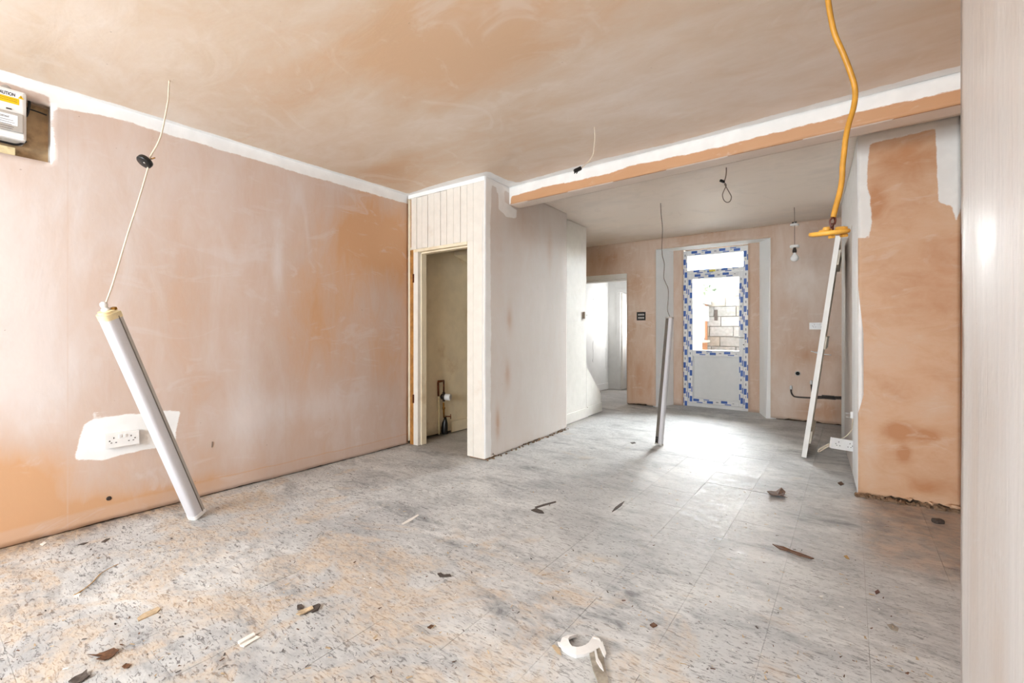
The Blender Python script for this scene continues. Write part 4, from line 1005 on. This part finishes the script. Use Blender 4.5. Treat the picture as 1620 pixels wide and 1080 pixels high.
mb = MB(); mb.lathe([(0, -.025), (.030, -.025), (.034, -.012), (.034, .012), (.026, .024), (0, .024)], g0, (1, 0, 0), 14); mb.tube([g0 + Vector((0, 0, -.05)), g0 + Vector((0, 0, .05))], .014, 8); vb_ = mb.build('valve_body', M['pipe_dark'], root)
mb = MB(); mb.lathe([(0, 0), (.032, 0), (.036, .006), (.036, .06), (.030, .066), (.030, .050), (0, .050)], g0 + Vector((.02, 0, 0)), (.85, .35, -.05), 18); mb.build('cap', M['plastic_white'], vb_)
t0_ = gw(701, 658, .035); mb = MB(); mb.tube([t0_, t0_ + Vector((.05, .03, .002))], .006); mb.tube([t0_ + Vector((.05, .03, -.026)), t0_ + Vector((.05, .03, .028))], .005); mb.build('tap', M['copper'], root)
mb = MB(); mb.lathe([(0, .09), (.012, .09), (.022, .06), (.032, .02), (.036, -.06), (.030, -.09), (0, -.09)], gw(699.5, 672, .04), (0.02, 0.05, 1), 12); mb.build('sleeve', M['plastic_black'], root)

# ---- meter cupboard recess in the left wall
rec = wall_left
mb = MB(); mb.box2((XL - .10, RY0 - .02, RZ0 - .03), (XL - .085, RY1 + .03, RZ1 + .03)); mb.build('backing_board', M['plywood'], rec)
for nm, A_, B_, m_ in (('side_lining', (XL - .085, RY1, RZ0 - .02), (XL - .002, RY1 + .012, RZ1), 'reveal_white'), ('bottom_lining', (XL - .085, RY0, RZ0 - .02), (XL - .004, RY1, RZ0), 'plywood'), ('top_lining', (XL - .085, RY0, RZ1), (XL - .004, RY1, RZ1 + .02), 'pl_side')):
    mb = MB(); mb.box2(A_, B_); mb.build(nm, M[m_], rec)
XF = XL + .050
def MF(px, py): p = onX(px, py, XF); return Vector((XF, p.y, p.z))
k1, k2 = MF(42.5, 147), MF(42.5, 232)
yb_, zt_, zb_ = k1.y, k1.z, MF(42.5, 224).z
ya_ = yb_ - .36
fuse = empty('fuse_box', (XL - .08, (ya_ + yb_) / 2, zb_), 'white plastic fuse box with a yellow CAUTION label in the wall recess', 'fuse box')
mb = MB(); mb.box2((XL - .085, ya_, zb_), (XF, yb_, zt_), .014); mb.build('case', M['plastic_white'], fuse)
zm = zb_ + (zt_ - zb_) * .50
mb = MB(); mb.box2((XF - .004, ya_ + .02, zb_ + .035), (XF + .012, yb_ - .012, zm + .005), .006); cv = mb.build('lower_cover', M['metal_grey'], fuse)
mb = MB(); mb.box2((XF + .0121, ya_ + .03, zb_ + .065), (XF + .0127, yb_ - .035, zm - .010)); mb.build('notice', M['label_white'], cv)
mb = MB(); mb.box2((XF - .002, ya_ + .02, zb_ + .008), (XF + .008, yb_ - .01, zb_ + .030), .004); mb.build('bottom_rail', M['plastic_white'], fuse)
mb = MB(); mb.box2((XF + .0002, ya_ + .03, zt_ - .085), (XF + .0008, yb_ - .018, zt_ - .016)); mb.build('label_ground', M['label_white'], fuse)
mb = MB(); mb.box2((XF + .0008, ya_ + .03, zt_ - .078), (XF + .0014, yb_ - .028, zt_ - .045)); lab = mb.build('caution_label', M['label_yellow'], fuse)
mb = MB(); mb.box2((XF + .0002, yb_ - .075, zm + .018), (XF + .003, yb_ - .055, zm + .024)); mb.build('latch_slot', M['switch_dot'], fuse)
def text(body, size, right_y, z, xo, parent, mat, bold=0.0):
    cu = bpy.data.curves.new('lettering', 'FONT'); cu.body = body; cu.size = size; cu.align_x = 'RIGHT'; cu.extrude = .0002; cu.offset = bold
    tmp = bpy.data.objects.new('lettering', cu); COL.objects.link(tmp)
    bpy.context.view_layer.update()
    me = bpy.data.meshes.new_from_object(tmp.evaluated_get(bpy.context.evaluated_depsgraph_get()))
    bpy.data.objects.remove(tmp)
    me.transform(Matrix.Translation((xo, right_y, z)) @ Matrix(((0, 0, 1, 0), (.62, 0, 0, 0), (0, 1, 0, 0), (0, 0, 0, 1))))
    o = link('lettering', me, mat, parent); return o
text('CAUTION', .0235, yb_ - .042, zt_ - .038, XF + .0012, lab, M['print_black'], .0006)
text('IMPORTANT', .013, yb_ - .065, zm - .030, XF + .0129, cv, M['print_black'], .0002)
for k in range(2):
    mb = MB(); mb.box2((XF + .0014, ya_ + .04, zt_ - .055 - .010 * k), (XF + .0017, yb_ - .035, zt_ - .0535 - .010 * k)); mb.build('printed_line', M['switch_dot'], lab)
for k, yy in enumerate((.05, .045, .055, .048, .052)):
    mb = MB(); mb.box2((XF + .0127, yb_ - .14 if k > 2 else ya_ + .05, zm - .042 - .011 * k), (XF + .0129, yb_ - yy, zm - .040 - .011 * k)); mb.build('printed_line', M['switch_dot'], cv)
tri = Vector((XF + .0012, yb_ - .033, zt_ - .042))
mb = MB(); mb.prism([tri, tri + Vector((0, .022, 0)), tri + Vector((0, .011, .019))], (.0004, 0, 0)); wt = mb.build('warning_triangle', M['label_yellow'], lab)
mb = MB(); mb.box2(tri + Vector((.0005, .0100, .006)), tri + Vector((.0007, .0120, .0135))); mb.box2(tri + Vector((.0005, .0100, .003)), tri + Vector((.0007, .0120, .0048))); mb.build('triangle_mark', M['print_black'], wt)
mb = MB(); mb.lathe([(.028, 0), (.030, .02), (.022, .034), (0, .036)], (XL - .02, yb_ - .07, zt_ - .004), (0, 0, 1), 16); mb.build('cable_gland', M['metal_grey'], fuse)
mb = MB(); mb.tube(spline([(XL - .02, yb_ - .075, zt_ + .02), (XL - .01, yb_ - .05, zt_ + .045), (XL - .02, yb_ - .01, zt_ + .035), (XL - .03, yb_ + .018, zt_ - .01), (XL - .03, yb_ + .014, zt_ - .07), (XL - .04, yb_ + .006, zt_ - .10)], 6), .006, 8); mb.tube(spline([(XL - .04, RY0 + .02, RZ1 - .03), (XL - .05, yb_ - .02, RZ1 - .035), (XL - .05, RY1 - .01, RZ1 - .045)], 6), .004, 6); mb.tube(spline([(XL + .02, ya_ + .1, zb_ - .02), (XL + .03, yb_ - .10, zb_ - .024), (XL + .01, yb_ - .03, zb_ - .016), (XL - .02, yb_ + .004, zb_ + .02)], 6), .006, 8); mb.build('black_cable', M['plastic_black'], fuse)
mb = MB(); mb.tube(spline([(XL - .01, yb_ - .22, zt_ + .05), (XL, yb_ - .14, zt_ + .035), (XL - .02, yb_ - .09, zt_ + .0)], 6), .006, 8); mb.tube(spline([(XL - .02, yb_ - .2, zt_ + .04), (XL - .01, yb_ - .12, zt_ + .045), (XL - .03, yb_ - .075, zt_ + .0)], 6), .006, 8); mb.build('blue_cable', M['cable_blue'], fuse)
mb = MB(); mb.box2((XL - .085, ya_, RZ0 + .002), (XL - .01, yb_ - .035, zb_ - .03), .003); mb.build('mounting_block', M['plastic_cream'], fuse)

# ---- small hole low on the left wall
hp_ = onX(172, 788, XL)
mb = MB(); mb.lathe([(0, 0), (.010, 0), (.013, .002), (.009, .003), (0, .001)], (XL + .001, hp_.y, hp_.z), (1, 0, 0), 10); mb.build('screw_hole', M['pipe_dark'], wall_left)
p_ = onX(335, 703, XL)
mb = MB(); mb.tube([(XL + .0005, p_.y, p_.z - .02), (XL + .0005, p_.y + .004, p_.z + .02)], .003, 5, flat=.4); mb.build('scratch', M['pipe_dark'], wall_left)

# ================================================================ FLOOR DEBRIS
def flake(name, label, cat, pts, mat, th=.003, lift=.0, bend=.0, group=None):
    """thin irregular scrap from its outline on the floor (photo positions); edges curl up by bend"""
    P3 = [onZ(*p) for p in pts]
    c = sum(P3, Vector()) / len(P3)
    bm = bmesh.new(); n = len(P3)
    def up(p, k): return p + Vector((0, 0, lift + k * bend))
    ks = [random.random() for _ in P3]
    vt = [bm.verts.new(up(p, k) + Vector((0, 0, th))) for p, k in zip(P3, ks)]; vb2 = [bm.verts.new(up(p, k)) for p, k in zip(P3, ks)]
    ct, cb2 = bm.verts.new(c + Vector((0, 0, lift + th))), bm.verts.new(c + Vector((0, 0, lift)))
    for i in range(n):
        j = (i + 1) % n
        bm.faces.new([ct, vt[i], vt[j]]); bm.faces.new([cb2, vb2[j], vb2[i]]); bm.faces.new([vt[i], vb2[i], vb2[j], vt[j]])
    bmesh.ops.recalc_face_normals(bm, faces=bm.faces)
    me = bpy.data.meshes.new(name); bm.to_mesh(me); bm.free()
    o = link(name, me, mat); return tag(o, label, cat, group)

# broken white plastic ring on a splintered stick
root = empty('broken_ring', onZ(920, 1030), 'broken white plastic ring on a splintered grey stick at the bottom of the floor', 'debris')
rc = onZ(926, 1003); pts_o, pts_i = [], []
mb = MB()
outer = [(913, 1003), (898, 1004), (889, 1008), (886, 1016), (889, 1024), (899, 1031), (911, 1036), (924, 1034), (937, 1030), (948, 1023), (951, 1015), (948, 1009), (940, 1004)]
inner = [(907, 1004.5), (901, 1007), (899, 1010), (900, 1014), (902, 1018), (905, 1021.5), (912, 1023), (919, 1022), (926, 1019.5), (931, 1016), (934.5, 1011.5), (936.5, 1008), (938, 1005.5)]
vo_t, vi_t, vo_b, vi_b = [], [], [], []
for k, (a_, b_) in enumerate(zip(outer, inner)):
    pa, pb_ = onZ(*a_, .012), onZ(*b_, .020)
    vo_t.append(mb.bm.verts.new(pa)); vi_t.append(mb.bm.verts.new(pb_))
    vo_b.append(mb.bm.verts.new(Vector((pa.x, pa.y, .001)))); vi_b.append(mb.bm.verts.new(Vector((pb_.x, pb_.y, .010))))
for k in range(len(outer) - 1):
    for A_, B_ in ((vo_t, vi_t), (vi_t, vi_b), (vi_b, vo_b), (vo_b, vo_t)):
        mb.bm.faces.new([A_[k], A_[k + 1], B_[k + 1], B_[k]])
for k in (0, -1): mb.bm.faces.new([vo_t[k], vi_t[k], vi_b[k], vo_b[k]])
mb.build('ring', M['plastic_white'], root)
def sliver(pts, mat, name, parent, z0=.004, th=.006):
    mb = MB(); mb.prism([onZ(*p, z0) for p in pts], (0, 0, th)); return mb.build(name, mat, parent)
sliver([(932, 1034), (941, 1030), (948, 1028), (957, 1036), (955, 1044), (958, 1060), (966, 1095), (950, 1100), (944, 1075), (938, 1060)], M['splinter'], 'stick', root, .001, .008)
sliver([(940, 1027), (943, 1027), (946, 1042), (952, 1052), (955, 1062), (949, 1056), (943, 1046)], M['plastic_white'], 'shard', root, .010, .004)
sliver([(948, 1022), (953, 1016), (957, 1030), (959, 1035), (957, 1041), (953, 1034)], M['plastic_white'], 'shard', root, .010, .006)
sliver([(873, 1022), (877, 1020), (886, 1028), (888, 1037), (882, 1034)], M['tan_wood'], 'splinter', root, .001, .003)
sliver([(882, 1017), (887, 1018), (890, 1026), (884, 1022)], M['plastic_white'], 'shard', root, .002, .006)
# folded white strip
root = empty('folded_strip', onZ(394, 1014), 'folded strip of white card lying on the floor below the hanging tube', 'debris')
sliver([(376, 1017), (401, 1003), (404, 1006), (379, 1021)], M['paper'], 'fold', root, .003, .008)
sliver([(379, 1022), (404, 1006.5), (412, 1008), (386, 1024)], M['paper'], 'fold', root, .001, .004)
sliver([(377, 1019), (403, 1006), (404, 1007), (378, 1021)], M['tan_wood'], 'crease', root, .0045, .0005)
# straw
a_ = [onZ(*p, .004) for p in ((117, 941), (128, 935), (146, 921), (158, 908), (172, 899), (187, 892))]
mb = MB(); mb.tube(spline(a_, 4), [.003] * 5 + [.0022] * 8 + [.0014] * 8, 6); tag(mb.build('straw_stalk', M['straw']), 'long dry straw stalk on the floor near the left wall', 'debris')
flake('card_scrap', 'torn white scrap at the thick end of the straw stalk', 'debris', [(117, 943), (122, 938), (128, 940), (125, 943)], M['paper'], .004)
flake('dead_leaf', 'curled brown dead leaf on the floor left of the pier', 'leaf', [(1213, 783), (1219, 777), (1228, 778), (1236, 776), (1243, 780), (1240, 785), (1246, 792), (1236, 788), (1226, 788), (1218, 787)], M['brown_leaf'], .002, .002, .03)
flake('paper_scrap', 'white torn edge under the curled brown leaf', 'debris', [(1214, 781), (1222, 776), (1240, 777), (1243, 780), (1230, 783)], M['paper'], .002, .0)
flake('dark_scrap', 'flat dark scrap with a hooked end in the middle of the floor', 'debris', [(840, 807), (848, 804), (858, 808), (861, 812), (853, 812), (846, 810)], M['black_scrap'], .003)
flake('dark_scrap', 'thin dark twig above the hooked scrap on the floor', 'debris', [(846, 802), (862, 797), (879, 793), (880, 794.5), (864, 799), (848, 804)], M['black_scrap'], .003)
flake('dark_scrap', 'larger black lump of the pair below the hanging tube', 'debris', [(1034 - 530, 957), (507, 958), (503, 966), (494, 970), (489, 966), (494, 961)], M['black_scrap'], .008)
flake('dark_scrap', 'smaller black lump of the pair left of its tan chip', 'debris', [(470, 959), (477, 957), (480, 962), (475, 966), (470, 964)], M['black_scrap'], .006)
flake('tan_chip', 'pale curled wood chip between two black lumps on the floor', 'debris', [(468, 973), (480, 966), (494, 962), (496, 966), (484, 972), (474, 976)], M['tan_wood'], .004, 0, .008)
flake('dark_scrap', 'small black bone-shaped scrap in the centre of the floor', 'debris', [(692, 908), (697, 907), (702, 910), (712, 909), (714, 912), (704, 913), (696, 913)], M['black_scrap'], .005)
flake('white_sliver', 'thin white sliver pointing right on the left half of the floor', 'debris', [(635, 829), (646, 822), (661, 814), (663, 815), (650, 824), (638, 830)], M['paper'], .003)
flake('bark_splinter', 'long brown bark splinter on the floor in front of the pier', 'debris', [(1222, 861), (1232, 864), (1240, 867), (1252, 872), (1266, 877), (1288, 885), (1284, 886), (1262, 880), (1246, 874), (1234, 869)], M['brown_leaf'], .004, 0, .006)
flake('dark_twig', 'short forked dark twig on the floor at a tile seam', 'debris', [(968, 810), (973, 803), (981, 797), (988, 793), (983, 800), (975, 806)], M['black_scrap'], .004)
flake('wood_strip', 'flat tan wood strip on the floor right of the straw stalk', 'debris', [(217, 979), (226, 972), (250, 961), (254, 964), (248, 970), (228, 979), (219, 983)], M['tan_wood'], .005)
flake('leaf_scrap', 'ragged olive-brown leaf scrap near the bottom left of the floor', 'leaf', [(138, 1038), (152, 1036), (166, 1033), (180, 1029), (188, 1031), (178, 1040), (166, 1047), (152, 1045), (160, 1040)], M['brown_leaf'], .002, 0, .01)
flake('leaf_scrap', 'small brown leaf crumb right of the ragged leaf scrap', 'leaf', [(193, 1055), (199, 1050), (207, 1053), (203, 1058), (196, 1058)], M['brown_leaf'], .003, 0, .006)
flake('dark_scrap', 'black torn scrap at the bottom left edge of the floor', 'debris', [(108, 1080), (118, 1072), (130, 1068), (138, 1062), (137, 1070), (142, 1071), (130, 1080), (120, 1084)], M['black_scrap'], .005, 0, .006)
flake('dark_scrap', 'faint grey flake on the floor near the right wall', 'debris', [(1403, 988), (1412, 987), (1422, 994), (1420, 999), (1410, 996)], M['splinter'], .002)
flake('leaf_scrap', 'tiny yellow-brown leaf on the floor right of the bark splinter', 'leaf', [(1335, 880), (1340, 879), (1344, 885), (1339, 884)], M['straw'], .003, 0, .004)
flake('leaf_scrap', 'reddish crumb on the floor between bark splinter and right wall', 'debris', [(1384, 936), (1389, 933), (1392, 937), (1386, 940)], M['flex_brown'], .003)
flake('leaf_scrap', 'brown leaf crumb on the floor by the foot of the pier', 'debris', [(1325, 764), (1331, 762), (1335, 766), (1330, 768)], M['brown_leaf'], .004)
mb = MB(); c0 = onZ(1484, 824, .010); mb.box(c0, (.055, .04, .028), Matrix.Rotation(.5, 3, 'Z'), .012); tag(mb.build('mortar_lump', M['black_scrap']), 'dark lump of mortar lying in the shadow before the pier', 'debris')
flake('card_scrap', 'white scrap lying by the base of the left wall', 'debris', [(63, 861), (70, 857), (74, 859), (68, 863)], M['paper'], .003)
flake('dark_scrap', 'dark sliver on the floor by the left wall, right of the white scrap', 'debris', [(160, 858), (168, 853), (174, 852), (166, 858)], M['black_scrap'], .004)
flake('dark_scrap', 'dark sliver on the floor by the left wall, nearest the white scrap', 'debris', [(123, 862), (132, 859), (140, 858), (132, 862)], M['black_scrap'], .003)
flake('plaster_crumb', 'white plaster crumbs by the cupboard door lining', 'debris', [(658, 701), (664, 699), (666, 702), (661, 704)], M['paper'], .006)
flake('dark_scrap', 'brown curled crumb on the floor at the lower centre', 'debris', [(676, 993), (682, 989), (687, 991), (681, 995)], M['brown_leaf'], .004)
flake('dark_scrap', 'dark chip on the floor just left of the batten light foot', 'debris', [(997, 700), (1004, 699), (1006, 701), (1000, 702)], M['black_scrap'], .003)
flake('leaf_scrap', 'brown crumb on the floor right of the white ring', 'debris', [(1028, 989), (1034, 986), (1040, 990), (1033, 993)], M['brown_leaf'], .005)

# sawdust, shavings and grit: far too many to count
mb = MB()
def chip(x_, y_, l_, w_, mi):
    a_ = random.uniform(0, math.pi); d_ = Vector((math.cos(a_), math.sin(a_), 0)); e_ = Vector((-d_.y, d_.x, 0)); c = Vector((x_, y_, .0012 + random.random() * .001))
    q = [mb.bm.verts.new(c + d_ * l_ * sx + e_ * w_ * sy * random.uniform(.5, 1.2) + Vector((0, 0, random.uniform(0, .003)))) for sx, sy in ((-1, -1), (1, -.6), (1, .6), (-1, 1))]
    f = mb.bm.faces.new(q); f.material_index = mi
for k in range(2600):
    d_ = 1.35 + 3.6 * random.random() ** 1.7; px_ = random.uniform(-20, 1530)
    p = FW * d_ + RT * ((px_ - CX) / FOC * d_)
    if p.x < XL + .05 or p.x > .22 or p.y > 3.9 or (p.x < -2.5 and p.y > 3.0): continue
    if (p - onZ(930, 1045)).length < .27 or (p - onZ(152, 916)).length < .2 or (p - onZ(311, 818)).length < .1: continue
    r_ = random.random()
    mi = 0 if r_ < .45 else (1 if r_ < .66 else (2 if r_ < .80 else 3))
    l_ = random.choice((.002, .003, .004, .005, .008)) * (1.3 if mi == 0 else 1); chip(p.x, p.y, l_, l_ * random.uniform(.2, .6), mi)
sw = mb.build('wood_shavings', [M['tan_wood'], M['brown_leaf'], M['paper'], M['black_scrap']]); tag(sw, 'fine sawdust, shavings and grit scattered over the floor', 'sawdust', kind='stuff')
# mortar crumbs along the foot of the plastered cupboard flank
mb = MB()
for k in range(70):
    t_ = random.random(); q = SA + (SB - SA) * t_; s_ = random.uniform(.004, .016)
    mb.box((q.x + random.uniform(-.005, .03), q.y, s_ * .35), (s_, s_ * 1.5, s_ * .8), Matrix.Rotation(random.uniform(0, 3), 3, 'Z'))
o = mb.build('rubble', M['mortar'], side); o['kind'] = 'stuff'

# ================================================================ OUTSIDE THE DOOR
mb = MB(); mb.box2((-9, 7.45, -.25), (8, 40, -.12)); struct(mb.build('yard_ground', simple('yard_concrete', srgb(178, 176, 171), .9, .1, 6)))
stone = [simple('pale_block_%d' % k, srgb(*c), .9, .12, 14, dirt=srgb(150, 140, 128), dirt_amt=.4, bump=.3) for k, c in enumerate(((166, 165, 163), (152, 150, 147), (178, 177, 175), (158, 150, 140)))]
YW = 11.1
gwall = empty('garden_wall', (-1.5, YW, -.12), 'pale concrete block garden wall seen through the door glass', 'wall')
wz = -.12; r_ = 0
while wz < 2.05:
    x_ = -3.2 - (.25 if r_ % 2 else 0)
    while x_ < 1.2:
        ln = random.uniform(.40, .52); top_ok = wz + .21 < 1.95 - (.25 if x_ > -1.35 else 0) * 0
        mb = MB(); dpt = random.uniform(0, .02)
        if wz < 1.75 or x_ > -2.2:
            if not (-2.22 < x_ < -2.12 and 1.4 < wz < 1.75):
                mb.box2((x_ + .006, YW - dpt, wz + .006), (x_ + ln - .006, YW + .2, wz + .218), .006); mb.build('block', stone[random.randrange(4)], gwall)
            else: mb.bm.free()
        else: mb.bm.free()
        x_ += ln
    wz += .224; r_ += 1
mb = MB(); mb.box2((-3.3, YW + .05, -.12), (1.4, YW + .18, 1.85)); mb.build('mortar', simple('wall_mortar', srgb(150, 147, 143), .95, .1, 20), gwall)
q_ = onY(1133, 497, YW)
mb = MB(); mb.box2((q_.x - .035, YW - .03, q_.z - .14), (q_.x + .035, YW + .04, q_.z + .10)); mb.build('vent_slot', M['pipe_dark'], gwall)
# peach rendered outbuilding on the left of the yard
XE = -2.62
ext = empty('outbuilding', (XE, 10.0, -.12), 'peach rendered outbuilding with a white window seen through the door glass', 'building')
peach = simple('peach_render', srgb(186, 128, 90), .9, .05, 8)
mb = MB(); mb.box2((XE - 1.6, 8.9, -.12), (XE, YW - .05, 1.72)); mb.build('wall', peach, ext)
mb = MB(); mb.box2((XE - 1.7, 8.8, 1.72), (XE + .08, YW - .03, 1.80)); mb.build('roof_edge', stone[2], ext)
w0y, w1y = onX(1104, 500, XE).y, onX(1113, 500, XE).y
wz0_, wz1_ = onX(1110, 538, XE).z, onX(1108, 478, XE).z
for A_, B_ in (((XE - .01, w0y, wz0_), (XE + .03, w0y + .06, wz1_)), ((XE - .01, w1y - .06, wz0_), (XE + .03, w1y, wz1_)), ((XE - .01, w0y, wz1_ - .06), (XE + .03, w1y, wz1_)), ((XE - .01, w0y, wz0_), (XE + .03, w1y, wz0_ + .06))):
    mb = MB(); mb.box2(A_, B_, .004); mb.build('window_frame', M['upvc'], ext)
mb = MB(); mb.box2((XE + .001, w0y, wz0_), (XE + .012, w1y, wz1_)); mb.build('pane', simple('dull_glass', srgb(170, 184, 194), .1, .03, 5), ext)
mb = MB(); mb.box2((XE, w0y - .05, wz0_ - .05), (XE + .12, w1y + .08, wz0_), .006); mb.build('sill', simple('stone_sill', srgb(168, 162, 152), .8), ext)
ya2, yb2 = onX(1114, 500, XE).y, onX(1121.5, 500, XE).y; za2, zb2 = onX(1118, 508, XE).z, onX(1118, 484, XE).z
mb = MB(); mb.box2((XE, ya2, za2), (XE + .02, yb2, zb2), .003); mb.build('white_panel', M['upvc'], ext)
# lean-to roof above the wall
root = empty('lean_to_roof', onY(1145, 468, YW + 1.0), 'small pale lean-to roof above the garden wall', 'roof')
a_, b_ = onY(1124, 466, YW + 1), onY(1156, 462, YW + 1)
mb = MB(); mb.prism([(a_.x, YW + .3, a_.z - .15), (b_.x, YW + .3, a_.z - .12), (b_.x, YW + 1.6, b_.z + .05), (a_.x, YW + 1.6, b_.z + .02)], (0, 0, .06)); mb.build('roof_sheet', stone[2], root)
mb = MB(); c0 = onY(1141, 472, YW + .3); mb.box2((c0.x - .05, YW + .25, 1.8), (c0.x + .05, YW + .35, a_.z - .1)); mb.build('post', M['pipe_dark'], root)
# shrub over the outbuilding
def bush(label, c, rad, n, mats, name='shrub', leaf=.10, cat='shrub'):
    root = empty(name, (c[0], c[1], c[2] - rad), label, cat)
    for part_i, m_ in enumerate(mats):
        bm = bmesh.new()
        for k in range(n):
            v = Vector((random.gauss(0, 1), random.gauss(0, 1), random.gauss(0, .7))).normalized() * rad * random.random() ** .4
            p = Vector(c) + v
            e1 = Vector((random.gauss(0, 1), random.gauss(0, 1), random.gauss(0, 1))).normalized(); e2 = e1.orthogonal().normalized()
            s_ = leaf * random.uniform(.6, 1.2)
            bm.faces.new([bm.verts.new(p - e1 * s_), bm.verts.new(p + e2 * s_ * .45), bm.verts.new(p + e1 * s_), bm.verts.new(p - e2 * s_ * .45)])
        me = bpy.data.meshes.new('foliage'); bm.to_mesh(me); bm.free(); o = link('foliage', me, m_, root); o['kind'] = 'stuff'
    mb = MB(); mb.tube([(c[0], c[1], -.12), (c[0] + .05, c[1], c[2])], [.05, .03], 6); mb.build('stem', M['pipe_dark'], root)
    return root
lf1 = simple('grey_green_leaf', srgb(150, 160, 146), .7, .1, 20); lf2 = simple('pale_green_leaf', srgb(186, 200, 176), .7, .1, 20)
c0 = onY(1112, 462, 13.0); bush('grey-green shrub above the outbuilding through the door glass', (c0.x, 13.0, c0.z), .42, 260, [lf1, lf2])
# far terrace and treetops on the hill
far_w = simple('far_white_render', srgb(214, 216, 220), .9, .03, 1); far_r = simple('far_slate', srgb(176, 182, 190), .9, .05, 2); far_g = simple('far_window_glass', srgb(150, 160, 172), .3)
YT = 42
for k, (p0, p1, pt, pb_, lab_) in enumerate(((1104, 1137, 437, 462, 'white far house with a pair of small windows, left of two on the hillside'), (1137.5, 1172, 438, 466, 'white far house at the right side of the door glass on the hillside'))):
    a_, b_ = onY(p0, pt, YT), onY(p1, pb_, YT)
    root = empty('far_house', ((a_.x + b_.x) / 2, YT, b_.z - 3), lab_, 'house')
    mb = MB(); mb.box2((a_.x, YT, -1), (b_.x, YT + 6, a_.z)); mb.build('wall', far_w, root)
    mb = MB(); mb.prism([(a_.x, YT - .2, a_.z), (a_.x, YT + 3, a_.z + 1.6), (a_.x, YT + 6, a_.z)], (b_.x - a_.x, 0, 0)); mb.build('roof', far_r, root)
    for wpx in ((p0 + 21, p0 + 25) if k == 0 else (p0 + 8, p0 + 20, p0 + 28)):
        c0 = onY(wpx, 447, YT); mb = MB(); mb.box2((c0.x - .12, YT - .05, c0.z - .3), (c0.x + .12, YT + .02, c0.z + .3)); mb.build('window', far_g, root)
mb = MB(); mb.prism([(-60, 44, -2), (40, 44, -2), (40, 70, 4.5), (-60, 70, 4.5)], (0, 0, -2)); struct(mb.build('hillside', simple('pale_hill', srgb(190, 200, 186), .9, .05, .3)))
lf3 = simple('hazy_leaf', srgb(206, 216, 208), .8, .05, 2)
for k, (px_, py_, r_, lab_) in enumerate(((1119, 424, .62, 'pale treetop left of three in the fanlight'), (1140, 421, .62, 'tall pale treetop in the middle of the fanlight'), (1161, 423, .62, 'pale treetop right of three in the fanlight'))):
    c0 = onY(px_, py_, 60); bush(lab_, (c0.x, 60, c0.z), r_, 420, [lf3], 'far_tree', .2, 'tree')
